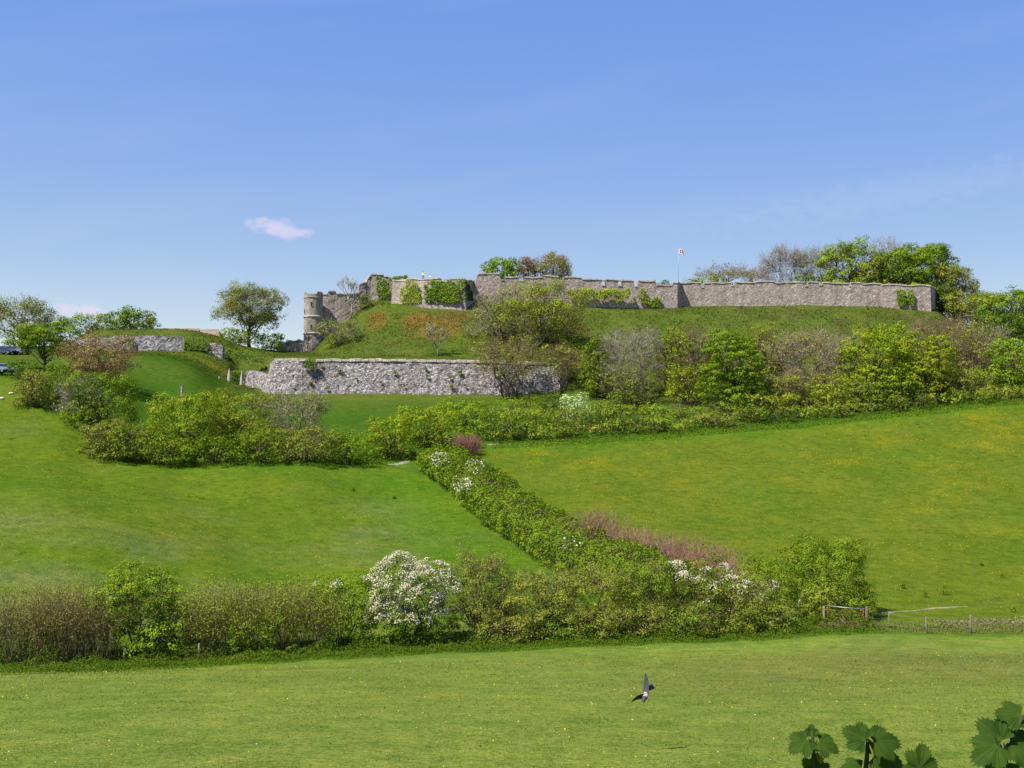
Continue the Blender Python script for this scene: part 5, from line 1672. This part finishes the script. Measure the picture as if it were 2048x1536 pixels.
# flagpole and flag
fy = 256.0
q = P(1359.5, 880, fy)
fz = ground(q.x, fy)
pole = empty('flagpole', (q.x, fy, fz), 'slender white flagpole behind the castle wall corner', 'flagpole')
Hp = P(1360, 492, fy).z - fz
tb = Tubes()
tb.tube([(0, 0, -0.5), (0, 0, Hp * 0.5), (0.05, 0, Hp)], [0.045, 0.038, 0.03], 8)
tb.build('pole', 'steel_grey', pole)
tb = Tubes()
tb.tube([(0.05, 0, Hp - 0.02), (0.05, 0, Hp + 0.06), (0.05, 0, Hp + 0.16), (0.05, 0, Hp + 0.2)], [0.03, 0.07, 0.06, 0.02], 8)
tb.build('finial', 'paint_white', pole)
flag = empty('flag', (q.x + 0.12, fy, fz + Hp - 1.75), 'small white flag with a red square emblem flying from the flagpole', 'flag')
fw, fh, nu, nvv = 1.2, 1.05, 10, 6


def flag_pt(a, b_, off=0.0):
    return Vector((a * fw, 0.16 * math.sin(a * 7 + b_) * a + off, fh * b_ - 0.32 * a * a + 0.05 * math.sin(a * 5)))


vs = [flag_pt(i / nu, j / nvv) for i in range(nu + 1) for j in range(nvv + 1)]
fs = [(i * (nvv + 1) + j, (i + 1) * (nvv + 1) + j, (i + 1) * (nvv + 1) + j + 1, i * (nvv + 1) + j + 1) for i in range(nu) for j in range(nvv)]
pymesh('cloth', vs, fs, 'flag_cloth', flag, smooth=True)
for off in (-0.02, 0.02):
    vs, fs = [], []
    for (a0, a1, b0, b1) in ((0.20, 0.80, 0.12, 0.36), (0.20, 0.80, 0.64, 0.88), (0.20, 0.40, 0.36, 0.64), (0.60, 0.80, 0.36, 0.64)):
        base = len(vs)
        for i in range(4):
            for j in range(3):
                vs.append(flag_pt(a0 + (a1 - a0) * i / 3, b0 + (b1 - b0) * j / 2, off))
        for i in range(3):
            for j in range(2):
                a = base + i * 3 + j
                fs.append((a, a + 3, a + 4, a + 1))
    pymesh('emblem', vs, fs, 'flag_red', flag, smooth=True)


# people on the bastion
def skin_person(name, label, loc, joints, edges, radii, mats_z, rotz=0.0):
    m_ = bpy.data.meshes.new(name)
    m_.from_pydata(joints, edges, [])
    o = bpy.data.objects.new(name, m_)
    C.objects.link(o)
    sk = o.modifiers.new('skin', 'SKIN')
    for i, r in enumerate(radii):
        m_.skin_vertices[0].data[i].radius = (r, r * 0.85)
    m_.skin_vertices[0].data[0].use_root = True
    sb = o.modifiers.new('sub', 'SUBSURF')
    sb.levels = sb.render_levels = 1
    mm = newmat(name + '_clothes')
    nb = NB(mm)
    tcz = nb.n('SeparateXYZ')
    nb.link(nb.n('TexCoord').outputs['Object'], tcz.inputs[0])
    f_ = nb.math('DIVIDE', tcz.outputs[2], 1.8)
    cr_ = nb.t.nodes.new('ShaderNodeValToRGB')
    cr_.color_ramp.interpolation = 'CONSTANT'
    e_ = cr_.color_ramp.elements
    while len(e_) < len(mats_z):
        e_.new(0.5)
    for i, (z_, c_) in enumerate(mats_z):
        e_[i].position = z_ / 1.8
        e_[i].color = tuple(c_) + (1,)
    nb.link(f_, cr_.inputs[0])
    ps = nb.n('BsdfPrincipled', Roughness=0.85)
    nb.link(cr_.outputs[0], ps.inputs['Base Color'])
    nb.out(ps.outputs[0])
    m_.materials.append(mm)
    o.location = loc
    o.rotation_euler = (0, 0, rotz)
    return tag(o, label, 'person')


EDG = [(0, 1), (1, 2), (2, 3), (3, 4), (2, 5), (5, 6), (6, 7), (2, 8), (8, 9), (9, 10), (0, 11), (11, 12), (12, 13), (13, 14), (0, 15), (15, 16), (16, 17), (17, 18)]
RAD = [0.155, 0.15, 0.15, 0.06, 0.105, 0.07, 0.05, 0.04, 0.07, 0.05, 0.04, 0.10, 0.075, 0.05, 0.04, 0.10, 0.075, 0.05, 0.04]
stand = [(0, 0, 0.95), (0, 0, 1.18), (0, 0, 1.42), (0, 0, 1.53), (0, -0.01, 1.68), (-0.2, 0, 1.42), (-0.27, -0.02, 1.16), (-0.2, -0.16, 1.02), (0.2, 0, 1.42), (0.28, 0.0, 1.16), (0.22, -0.14, 1.0),
         (-0.10, 0, 0.86), (-0.12, 0.0, 0.48), (-0.12, 0.03, 0.08), (-0.13, -0.12, 0.04), (0.10, 0, 0.86), (0.12, -0.02, 0.48), (0.13, 0.02, 0.08), (0.15, -0.12, 0.04)]
qz = P(845, 558.5, 239.0)
person1 = skin_person('person', 'person in a yellow high-visibility vest and dark trousers standing on the bastion', (P(845, 880, 240.4).x, 240.4, qz.z + 0.1), stand, EDG, RAD, [(0.0, (0.03, 0.04, 0.09)), (0.93, (0.55, 0.78, 0.04)), (1.52, (0.45, 0.27, 0.19)), (1.70, (0.06, 0.04, 0.03))])
sit = [(0, 0, 0.22), (0, 0.02, 0.46), (0, -0.02, 0.70), (0, -0.04, 0.82), (0, -0.06, 0.97), (-0.2, -0.02, 0.70), (-0.27, -0.12, 0.48), (-0.18, -0.32, 0.42), (0.2, -0.02, 0.70), (0.27, -0.12, 0.48), (0.18, -0.32, 0.42),
       (-0.10, -0.05, 0.2), (-0.13, -0.42, 0.48), (-0.13, -0.42, 0.08), (-0.13, -0.56, 0.04), (0.10, -0.05, 0.2), (0.13, -0.42, 0.48), (0.13, -0.42, 0.08), (0.15, -0.56, 0.04)]
person2 = skin_person('person', 'person in a pale top crouching on the bastion beside the standing one', (P(858.5, 880, 239.9).x, 239.9, P(858.5, 557.5, 238.5).z + 0.08), sit, EDG, RAD, [(0.0, (0.05, 0.06, 0.09)), (0.36, (0.70, 0.70, 0.45)), (0.80, (0.45, 0.27, 0.19)), (0.98, (0.30, 0.22, 0.14))])
for po, hz_ in ((person1, 1.68), (person2, 0.97)):
    hm = bmesh.new()
    bmesh.ops.create_uvsphere(hm, u_segments=8, v_segments=6, radius=0.118, matrix=Matrix.Translation((0, 0.015 if po is person1 else -0.03, hz_ + 0.04)) @ Matrix.Diagonal((0.92, 1.05, 0.95, 1)))
    bmesh.ops.delete(hm, geom=[v for v in hm.verts if v.co.z < hz_ + 0.0], context='VERTS')
    bm_obj('hair', hm, 'hair', po, True)


# parked cars
def make_car(paint, label, scale=1.0):
    car = empty('car', (0, 0, 0), label, 'car')
    # side profile (x forward, z up), cross-section narrows above the waist
    prof = [(-2.1, 0.32), (-2.15, 0.62), (-2.05, 0.92), (-1.85, 0.98), (-1.55, 1.40), (-1.2, 1.50), (0.1, 1.49), (0.45, 1.40), (1.05, 0.98), (1.75, 0.88), (2.08, 0.72), (2.15, 0.45), (2.08, 0.30)]
    secs = [(-0.86, 0.0), (-0.80, 1.0), (0.80, 1.0), (0.86, 0.0)]
    vs, fs = [], []
    n_ = len(prof)
    for y_, k_ in ((-1, 0), (-1, 1), (1, 1), (1, 0)):
        for (x_, z_) in prof:
            wdt = 0.86 - 0.20 * max(0, (z_ - 0.95) / 0.55)
            wdt *= 1 - 0.10 * (abs(x_) / 2.15) ** 4
            vs.append((x_ * (1.0 if k_ else 0.992), y_ * (wdt if k_ == 0 else wdt - 0.05), z_ + (0.0 if k_ == 0 or z_ < 0.9 else 0.03)))
    for s in range(3):
        for i in range(n_ - 1):
            a = s * n_ + i
            fs.append((a, a + 1, a + 1 + n_, a + n_))
    fs.append(tuple(range(n_))[::-1])
    fs.append(tuple(3 * n_ + i for i in range(n_)))
    fs.append((0, n_, 2 * n_, 3 * n_))
    pymesh('body', vs, fs, paint, car, smooth=False)
    for s in (-1, 1):
        g = [(-1.60, 0.99), (-1.40, 1.34), (-1.15, 1.41), (0.05, 1.40), (0.38, 1.32), (0.92, 0.99)]
        sv = []
        for (x_, z_) in g:
            wdt = 0.86 - 0.20 * max(0, (z_ - 0.95) / 0.55)
            sv.append((x_, s * (wdt * (1 - 0.10 * (abs(x_) / 2.15) ** 4) + 0.012), z_))
        pymesh('side_window', sv, [tuple(range(6)) if s < 0 else tuple(range(6))[::-1]], 'car_glass', car)
        for wx in (-1.32, 1.32):
            wb = bmesh.new()
            bmesh.ops.create_cone(wb, cap_ends=True, segments=18, radius1=0.32, radius2=0.32, depth=0.2, matrix=Matrix.Translation((wx, s * 0.79, 0.32)) @ Matrix.Rotation(math.pi / 2, 4, 'X'))
            wh = bm_obj('wheel', wb, 'tyre_rubber', car)
            rb = bmesh.new()
            bmesh.ops.create_cone(rb, cap_ends=True, segments=14, radius1=0.2, radius2=0.18, depth=0.05, matrix=Matrix.Translation((wx, s * 0.895, 0.32)) @ Matrix.Rotation(math.pi / 2, 4, 'X'))
            bm_obj('rim', rb, 'steel_grey', wh)
        hb = bevel_box(0.10, 0.34, 0.16, 0.03, Matrix.Translation((2.07, s * 0.58, 0.66)))
        bm_obj('headlight', hb, 'lamp_lens', car)
        mb = bevel_box(0.12, 0.18, 0.13, 0.03, Matrix.Translation((0.72, s * 0.92, 1.02)))
        bm_obj('mirror', mb, paint, car)
    pymesh('windscreen', [(0.52, -0.62, 1.42), (0.52, 0.62, 1.42), (1.02, 0.74, 1.04), (1.02, -0.74, 1.04)], [(0, 3, 2, 1)], 'car_glass', car)
    pymesh('rear_window', [(-1.60, -0.58, 1.40), (-1.60, 0.58, 1.40), (-1.87, 0.70, 1.03), (-1.87, -0.70, 1.03)], [(0, 1, 2, 3)], 'car_glass', car)
    bm_obj('bumper', bevel_box(0.16, 1.6, 0.2, 0.05, Matrix.Translation((2.1, 0, 0.42))), 'tyre_rubber', car)
    return car


def put(o, u, Y, rz, sc=1.0, dz=0.0):
    x_ = P(u, 880, Y).x
    o.location = (x_, Y, ground(x_, Y) + dz)
    o.rotation_euler = (0, 0, rz)
    o.scale = (sc, sc, sc)


car1 = make_car('paint_silver', 'pale silver car parked at the near edge of the car park')
put(car1, -2, 163.5, math.radians(-38), 1.12)
car2 = copy_tree(car1)
car2['label'] = 'dark blue car half hidden under the trees at the back of the car park'
for ch in car2.children:
    if ch.name.startswith(('body', 'mirror')):
        ch.data = ch.data.copy()
        ch.data.materials[0] = MATS['paint_dark']
put(car2, 8, 198, math.radians(-20), 1.0)
car3 = copy_tree(car1)
car3['label'] = 'pale car glimpsed between the olive tree and the dark sycamore'
for ch in car3.children:
    if ch.name.startswith(('body', 'mirror')):
        ch.data = ch.data.copy()
        ch.data.materials[0] = MATS['paint_silver']
put(car3, 34, 199, math.radians(-20), 1.0)
for c_ in (car1, car2, car3):
    c_['group'] = 'cars in the car park'


# posts, wire fence and gate
def post_mesh(r, h, seed, mat='wood_weathered', name='fence_post', square=False):
    rd = random.Random(seed)
    tb_ = Tubes()
    lx, ly = rd.uniform(-0.05, 0.05), rd.uniform(-0.05, 0.05)
    tb_.tube([(0, 0, -0.35), (lx * 0.4, ly * 0.4, h * 0.45), (lx, ly, h * 0.97), (lx, ly, h)], [r * 1.05, r, r * 0.95, r * 0.6], 4 if square else 8)
    return tb_


labs = ['weathered fence post nearest the gate post on the wire fence', 'weathered fence post in the middle of the wire fence', 'weathered fence post in front of the pale dead grass']
wire_top = []
for i, (uu, v0, v1) in enumerate(((1779, 1226, 1260), (1853, 1233, 1268), (1941, 1229, 1268), (2062, 1232, 1270))):
    b0 = hit(uu, v1)
    h_ = P(uu, v0, b0.y).z - b0.z
    o = post_mesh(0.055 if i else 0.045, h_, 40 + i).build('fence_post', 'wood_weathered')
    o.location = b0
    wire_top.append((b0, h_))
    if i < 3:
        tag(o, labs[i], 'post', 'posts of the wire fence')
    else:
        tag(o, 'weathered fence post at the far end of the wire fence', 'post', 'posts of the wire fence')
gp0 = hit(1734, 1257)
gh = P(1734, 1213, gp0.y).z - gp0.z
gp = post_mesh(0.10, gh, 50).build('gate_post', 'wood_brown')
gp.location = gp0
tag(gp, 'thick brown wooden post the field gate hangs on', 'post')
seq = [(gp0, gh)] + wire_top
wf = empty('wire_fence', seq[0][0], 'strands of fence wire strung from the gate post along the weathered posts', 'wire fence')
for a_ in (0.92, 0.62, 0.32):
    tb = Tubes()
    for (p0, h0), (p1, h1) in zip(seq[:-1], seq[1:]):
        s0, s1 = p0 + Vector((0, -0.06, min(h0, 1.1) * a_)) - seq[0][0], p1 + Vector((0, -0.06, min(h1, 1.1) * a_)) - seq[0][0]
        tb.tube([s0, s0.lerp(s1, 0.5) - Vector((0, 0, 0.03)), s1], [0.006] * 3, 4)
    tb.build('wire', 'wire', wf)
# field gate, standing between its posts and half overgrown
g1 = gp0 + Vector((-0.2, 0.05, 0))
gx0 = P(1655, 1238, gp0.y + 0.9)
g0 = Vector((gx0.x, gp0.y + 0.9, ground(gx0.x, gp0.y + 0.9)))
gate = empty('field_gate', g0, 'grey metal field gate with rusty bars beside the thick brown post', 'gate')
D = g1 - g0
for z_, r_, mt in ((1.22, 0.035, 'steel_grey'), (0.98, 0.024, 'rust'), (0.76, 0.024, 'rust'), (0.54, 0.024, 'rust'), (0.32, 0.024, 'rust'), (0.16, 0.024, 'rust')):
    tb = Tubes()
    tb.tube([(0, 0, z_ + 0.05), D * 0.5 + Vector((0, 0, z_)), D + Vector((0, 0, z_ - 0.02))], [r_] * 3, 6)
    tb.build('bar', mt, gate)
for t_ in (0.0, 0.5, 1.0):
    tb = Tubes()
    b_ = D * t_
    tb.tube([b_ + Vector((0, 0, 0.14)), b_ + Vector((0, 0, 1.24))], [0.03, 0.03], 6)
    tb.build('upright', 'rust', gate)
gq = post_mesh(0.09, 1.25, 51).build('gate_post', 'wood_weathered')
gq.location = g0 + Vector((-0.2, 0.0, 0))
tag(gq, 'greyish gate post almost buried in the bushes', 'post')
gr_ = hit(1597, 1217)
sp_ = post_mesh(0.09, 0.75, 52).build('post', 'paint_white')
sp_.location = (gr_.x, gr_.y - 0.2, ground(gr_.x, gr_.y - 0.2) + 0.0)
tag(sp_, 'short whitish post showing at the hedge gap left of the gate', 'post')
# brushwood heap at the gate
bh = hit(1690, 1258)
rs = np.random.RandomState(70)
n = 420
a_ = rs.normal(size=(n, 3)) * np.array([0.75, 0.35, 0.0]) + np.array([0, 0, 0.02])
a_[:, 2] = np.abs(rs.normal(size=n)) * 0.22 * np.exp(-(a_[:, 0] / 1.1) ** 2) + 0.03
dv_ = unit(rs.normal(size=(n, 3)) * np.array([1, 0.6, 0.35]))
o = quads_mesh('brushwood_heap', twig_quads(rs, a_ - dv_ * 0.35, a_ + dv_ * 0.4, 0.03), 'wood_brown')
o.location = (bh.x, bh.y + 0.3, bh.z)
tag(o, 'low heap of brown cut brushwood at the foot of the gate', 'brushwood')
o['kind'] = 'stuff'
# posts along the left hedge foot
for i, (uu, v0, v1, lab) in enumerate(((249, 1296, 1322, 'fence post under the bright leaning bush'), (398, 1287, 1318, 'fence post between the leaning bush and the olive twiggy stretch'), (547, 1275, 1306, 'fence post in front of the low leafy bush'))):
    b0 = hit(uu, v1)
    h_ = P(uu, v0, b0.y).z - b0.z
    o = post_mesh(0.07, h_, 60 + i).build('fence_post', 'wood_weathered')
    o.location = b0
    tag(o, lab, 'post', 'posts along the near hedge')
# grey post in place of a person's head behind the glowing bush
mk = P(363, 880, 168)
o = post_mesh(0.2, P(363, 770, 168).z - ground(mk.x, 168), 66).build('stand_in_post', 'stone_flint')
o.location = (mk.x, 168, ground(mk.x, 168))
tag(o, 'grey post standing in for a head behind the large glowing bush', 'post')
# pale stones on the left slope
for i, (uu, vv, r_, lab) in enumerate(((3, 799, 0.35, 'pale boulder on the upper left field'), (22, 788, 0.28, 'small pale stone on the slope below the car park'), (67, 809, 0.24, 'small flat pale stone beside the worn track'))):
    b0 = hit(uu, vv)
    sb_ = bmesh.new()
    bmesh.ops.create_icosphere(sb_, subdivisions=2, radius=r_, matrix=Matrix.Diagonal((1.3, 1, 0.6, 1)))
    for v in sb_.verts:
        v.co *= 1 + 0.25 * mnoise.noise(v.co * 4 + Vector((i, 0, 0)))
    o = bm_obj('boulder', sb_, 'stone_coping')
    o.location = (b0.x, b0.y, b0.z + r_ * 0.2)
    tag(o, lab, 'stone')


# thistles and docks in the pasture
def weed(uu, vv, hpx, lab, seed, mat='leaf_mid', grp=None):
    rs_ = np.random.RandomState(seed)
    b0 = hit(uu, vv)
    h_ = hpx * b0.y / F
    root = empty('weed', b0, lab, 'plant', grp)
    n_ = 240
    hgt = rs_.rand(n_) ** 0.8
    rad_ = h_ * 0.75 * (1.15 - hgt ** 2) * rs_.rand(n_) ** 0.5
    an = rs_.rand(n_) * 6.283
    pos = np.stack([np.cos(an) * rad_, np.sin(an) * rad_, hgt * h_ + 0.01], 1)
    quads_mesh('foliage', leaf_quads(rs_, pos, unit(rs_.normal(size=(n_, 3)) + np.array([-.2, -.4, .5])), max(0.06, 1.3 * b0.y / PX) * rs_.uniform(.7, 1.3, n_), 0.45), mat, root, rs_.rand(n_), np.zeros(n_))
    tb_ = Tubes()
    for k_ in range(3):
        tb_.tube([(0, 0, -0.05), (rs_.uniform(-.1, .1) * h_, rs_.uniform(-.1, .1) * h_, h_ * 0.95)], [0.02, 0.008], 4)
    tb_.build('stem', 'bark', root)


weed(1888, 1190, 20, 'tall dark thistle in the pasture above the chalky path', 81)
weed(1851, 1195, 10, 'low dark dock beside the tall thistle', 82)
weed(1806, 1178, 11, 'dark dock up-slope of the tall thistle', 83)
weed(2004, 1156, 8, 'small dark thistle alone in the pasture', 84)
weed(1963, 1132, 7, 'small dark weed up-slope of the lone thistle', 85)
weed(2028, 1226, 10, 'dark dock just above the wire fence', 86)
weed(706, 982, 6, 'dark weed clump in the upper middle of the left field', 87)
weed(788, 998, 6, 'dark weed clump near the hedge side of the left field', 88)


# ------------------------------------------------------------------ pigeon in flight
Yb = 19.6
pb = P(1291, 1391, Yb)
bird = bpy.data.objects.new('pigeon', bpy.data.meshes.new('pigeon'))
C.objects.link(bird)
bm_ = bmesh.new()
fw_ = Vector((-0.35, -0.80, -0.48)).normalized()         # flies towards the viewer, dipping
side_ = Vector((0.9, -0.42, 0.0))
side_ = (side_ - fw_ * side_.dot(fw_)).normalized()
up_ = side_.cross(fw_).normalized()
if up_.z < 0:
    up_ = -up_
rings = [(-0.17, 0.010, 0), (-0.13, 0.026, 0), (-0.07, 0.045, 1), (0.0, 0.054, 1), (0.06, 0.050, 1), (0.10, 0.034, 0), (0.125, 0.026, 0), (0.155, 0.028, 0), (0.175, 0.020, 0), (0.185, 0.004, 0)]
prev = None
for (s, r, mi) in rings:
    ring = [bm_.verts.new(fw_ * s + side_ * math.cos(a * math.pi / 5) * r + up_ * math.sin(a * math.pi / 5) * r * 0.9) for a in range(10)]
    if prev:
        for a in range(10):
            f_ = bm_.faces.new((prev[a], prev[(a + 1) % 10], ring[(a + 1) % 10], ring[a]))
            f_.material_index = mi
            f_.smooth = True
    prev = ring
mpx = Yb / F


def wing(tip, chord_dir, root_chord, mi_list):
    tip = Vector(tip)
    n_ = 8
    nrm_ = tip.cross(chord_dir).normalized()
    rows = []
    for i in range(n_ + 1):
        t_ = i / n_
        c0 = tip * t_ * 0.96 + nrm_ * 0.03 * math.sin(t_ * math.pi)
        ch = root_chord * (1.0 + 0.15 * math.sin(t_ * 3) - 0.1 * t_) * math.sqrt(max(0.02, 1 - t_ ** 2.6))
        lead = c0 + chord_dir * ch * 0.45
        trail = c0 - chord_dir * ch * 0.55 + tip.normalized() * (0.012 if i % 2 else 0)
        th = 0.010 * (1 - t_) + 0.002
        rows.append([bm_.verts.new(q_) for q_ in (lead, c0 + nrm_ * th, trail, c0 - nrm_ * th)])
    for i in range(n_):
        for k_ in range(4):
            f_ = bm_.faces.new((rows[i][k_], rows[i][(k_ + 1) % 4], rows[i + 1][(k_ + 1) % 4], rows[i + 1][k_]))
            f_.material_index = mi_list[min(i, len(mi_list) - 1)]
    bm_.faces.new(rows[-1])


wing(((1292 - 1290) * mpx, 0.10, 42 * mpx), Vector((0.72, -0.68, 0.1)).normalized(), 0.115, [0])
wing((-32 * mpx, -0.16, -9 * mpx), Vector((0.20, -0.55, 0.80)).normalized(), 0.12, [2, 0, 0, 0])
# fanned tail
t0 = -fw_ * 0.15
td = (Vector((15 * mpx, 0.10, 7 * mpx))).normalized()
ts = td.cross(Vector((0.2, -0.8, 0.5))).normalized()
tv = []
for th in (0.004, -0.004):
    tv.append([bm_.verts.new(t0 + ts * (k_ - 2) * 0.011 + up_ * th) for k_ in range(5)] + [bm_.verts.new(t0 + td * (0.15 + (0.008 if k_ % 2 else 0)) + ts * (k_ - 2) * 0.026 + up_ * th) for k_ in range(5)])
for k_ in range(4):
    for q_ in tv:
        bm_.faces.new((q_[k_], q_[k_ + 1], q_[k_ + 6], q_[k_ + 5]))
bmesh.ops.recalc_face_normals(bm_, faces=bm_.faces[:])
bm_.to_mesh(bird.data)
bm_.free()
for m_ in ('feather_grey', 'feather_pale', 'feather_white'):
    bird.data.materials.append(MATS[m_])
bird.location = pb
tag(bird, 'grey pigeon in flight low over the lower field, one wing raised', 'bird')
bb_ = bmesh.new()
bmesh.ops.create_cone(bb_, cap_ends=True, segments=6, radius1=0.007, radius2=0.001, depth=0.028, matrix=Matrix.Translation(fw_ * 0.196) @ fw_.to_track_quat('Z', 'Y').to_matrix().to_4x4())
bm_obj('beak', bb_, 'beak', bird)
for s in (-1, 1):
    eb = bmesh.new()
    bmesh.ops.create_icosphere(eb, subdivisions=1, radius=0.005, matrix=Matrix.Translation(fw_ * 0.16 + side_ * s * 0.029 + up_ * 0.012))
    bm_obj('eye', eb, 'dark_opening', bird)

# ------------------------------------------------------------------ leafy shoots in front of the camera position
lm = newmat('currant_leaf')
b = NB(lm)
tcu = b.n('TexCoord').outputs['Object']
va = b.n('Attribute', attribute_name='vein').outputs['Fac']
nz = b.noise(tcu, 22.0, 4, 0.6)
cbase = b.ramp(nz, [(0.3, (0.020, 0.045, 0.004)), (0.7, (0.042, 0.080, 0.008))])
cbase = b.mix(b.math('MULTIPLY', va, 0.6), cbase, (0.06, 0.10, 0.014))
pr = b.n('BsdfPrincipled', Roughness=0.7)
pr.inputs['Specular IOR Level'].default_value = 0.08
b.link(cbase, pr.inputs['Base Color'])
bp = b.n('Bump', Strength=0.5, Distance=0.004)
b.link(b.math('ADD', b.math('MULTIPLY', b.noise(tcu, 90.0, 3, 0.6), 0.6), va), bp.inputs['Height'])
b.link(bp.outputs[0], pr.inputs['Normal'])
tl = b.n('BsdfTranslucent')
b.link(b.mix(1.0, cbase, (1.6, 2.0, 0.7), 'MULTIPLY'), tl.inputs['Color'])
mxs = b.n('MixShader')
mxs.inputs[0].default_value = 0.3
b.link(pr.outputs[0], mxs.inputs[1])
b.link(tl.outputs[0], mxs.inputs[2])
b.out(mxs.outputs[0])
plain('green_stem', (0.035, 0.05, 0.014), var=0.2, scale=20)


def lobed_leaf(seed, size, cup=0.25, droop=0.25):
    """palmate toothed leaf in the xy plane, stalk end at the origin, tip along +y"""
    rd = random.Random(seed)
    nO, nR = 90, 5
    veins = [-96, -50, 0, 50, 96]
    lens = [0.55, 0.82, 1.0, 0.82, 0.55]
    vs, vein = [Vector((0, 0, 0))], [1.0]
    for r in range(1, nR + 1):
        for i in range(nO):
            th = -118 + 236 * i / (nO - 1)
            rad_ = 0.42
            for va_, le in zip(veins, lens):
                rad_ = max(rad_, le * (0.30 + 0.70 * math.exp(-((th - va_) / 40.0) ** 2)))
            near_v = min(abs(th - va_) for va_ in veins)
            tooth = 1.0
            if r == nR:
                tooth = 1.0 + 0.075 * (1 if i % 3 == 1 else -0.6) + rd.uniform(-0.02, 0.02)
            R_ = rad_ * tooth * r / nR * size
            a = math.radians(th)
            x_, y_ = R_ * math.sin(a), R_ * math.cos(a)
            z_ = size * (cup * 0.18 * (r / nR) * min(near_v, 28) / 28.0 - droop * (R_ / size) ** 2 * 0.5 + rd.uniform(-0.004, 0.004))
            vs.append(Vector((x_, y_ + 0.12 * size, z_)))
            vein.append(max(0.0, 1 - near_v / 5.0) * (1 - 0.4 * r / nR))
    vs[0] = Vector((0, 0.10 * size, 0))
    fs = []
    for i in range(nO - 1):
        fs.append((0, 1 + i + 1, 1 + i))
    for r in range(nR - 1):
        for i in range(nO - 1):
            a = 1 + r * nO + i
            fs.append((a, a + 1, a + 1 + nO, a + nO))
    return vs, fs, vein


def add_leaf(parent, u, v, Y, size_px, tip, nrm_, seed, cup=0.3, droop=0.3):
    size = 0.92 * size_px * Y / F
    vs, fs, vein = lobed_leaf(seed, size, cup, droop)
    t_ = Vector(tip).normalized()
    n_ = Vector(nrm_)
    n_ = (n_ - t_ * n_.dot(t_)).normalized()
    x_ = t_.cross(n_)
    M_ = Matrix((x_, t_, n_)).transposed()
    base = P(u, v, Y)
    loc = base - parent.location
    o = pymesh('leaf', [M_ @ q_ + loc for q_ in vs], fs, 'currant_leaf', parent, smooth=True)
    at_ = o.data.attributes.new('vein', 'FLOAT', 'POINT')
    at_.data.foreach_set('value', vein)
    return base


def shoot(label, stem_uv, leaves, Y):
    b0 = P(stem_uv[0][0], 880, Y)
    root = empty('leafy_shoot', (b0.x, Y, ground(b0.x, Y)), label, 'plant', 'leafy shoots at the viewpoint')
    tb_ = Tubes()
    pts = [Vector((0.03, 0.02, -0.1))] + [P(a, c_, Y) - root.location for a, c_ in stem_uv]
    tb_.tube(pts, [0.007 - 0.0012 * i * 4 / len(pts) for i in range(len(pts))], 6)
    tb_.build('stem', 'green_stem', root)
    for i, (su, sv, u_, v_, sz_, tip, nr, cup, dr) in enumerate(leaves):
        add_leaf(root, u_, v_, Y - 0.02 + 0.01 * i, sz_, tip, nr, hash((u_, v_)) % 1000, cup, dr)
        pt = Tubes()
        a_, c_ = P(su, sv, Y) - root.location, P(u_, v_, Y - 0.02 + 0.01 * i) - root.location
        pt.tube([a_, a_.lerp(c_, 0.5) + Vector((0, 0, 0.006)), c_], [0.003, 0.0025, 0.002], 5)
        pt.build('leaf_stalk', 'green_stem', root)


shoot('shoot of three lobed leaves with a folded young leaf at its tip', [(1634, 1620), (1629, 1536), (1626, 1490), (1624, 1462)],
      [(1627, 1505, 1618, 1478, 46, (-0.85, -0.30, -0.35), (-0.25, -0.75, 0.62), 0.5, 0.5), (1627, 1505, 1634, 1482, 44, (0.80, -0.25, -0.25), (0.30, -0.72, 0.62), 0.5, 0.5), (1625, 1470, 1624, 1474, 24, (0.05, 0.2, 1.0), (-0.6, -0.8, 0.2), 0.9, 0.1), (1628, 1540, 1627, 1545, 44, (0.1, -0.35, 0.75), (0.0, -0.8, 0.6), 0.6, 0.3)], 2.3)
shoot('tall shoot with two spread serrated leaves like a pair of wings', [(1732, 1630), (1732, 1536), (1735, 1500), (1735, 1478)],
      [(1735, 1490, 1735, 1484, 50, (-0.75, 0.25, 0.42), (-0.35, -0.75, 0.60), 0.4, 0.5), (1735, 1490, 1742, 1484, 62, (0.95, 0.1, 0.05), (0.1, -0.70, 0.70), 0.4, 0.45), (1734, 1500, 1742, 1508, 66, (0.93, -0.1, -0.28), (0.10, -0.66, 0.72), 0.4, 0.3), (1733, 1530, 1728, 1536, 46, (-0.9, -0.1, 0.02), (-0.1, -0.6, 0.8), 0.3, 0.4)], 2.25)
shoot('shoot holding up a single fan-shaped leaf with pale veins', [(1836, 1640), (1835, 1570), (1838, 1545)],
      [(1838, 1548, 1838, 1544, 54, (0.30, 0.25, 0.85), (0.1, -0.85, 0.45), 0.7, 0.25), (1837, 1560, 1830, 1560, 40, (-0.8, 0.0, 0.3), (-0.2, -0.8, 0.6), 0.4, 0.3)], 2.2)
shoot('broad leafy shoot with the largest dark leaves, beside the fan-shaped leaf', [(2012, 1640), (2010, 1560), (2012, 1510), (2030, 1470), (2046, 1432)],
      [(2010, 1520, 2000, 1488, 64, (-0.85, -0.2, -0.40), (-0.3, -0.75, 0.60), 0.5, 0.5), (2012, 1515, 2008, 1486, 60, (-0.35, 0.2, 0.35), (-0.3, -0.8, 0.5), 0.5, 0.4), (2012, 1510, 2016, 1486, 70, (0.75, -0.2, -0.2), (0.2, -0.75, 0.62), 0.4, 0.4), (2040, 1445, 2046, 1432, 52, (-0.92, 0.0, 0.12), (-0.1, -0.72, 0.68), 0.3, 0.4), (2011, 1540, 2014, 1520, 58, (-0.5, -0.35, -0.7), (-0.1, -0.9, 0.3), 0.5, 0.4), (2044, 1440, 2050, 1455, 60, (0.3, -0.3, -0.8), (0.2, -0.9, 0.3), 0.4, 0.4)], 2.2)
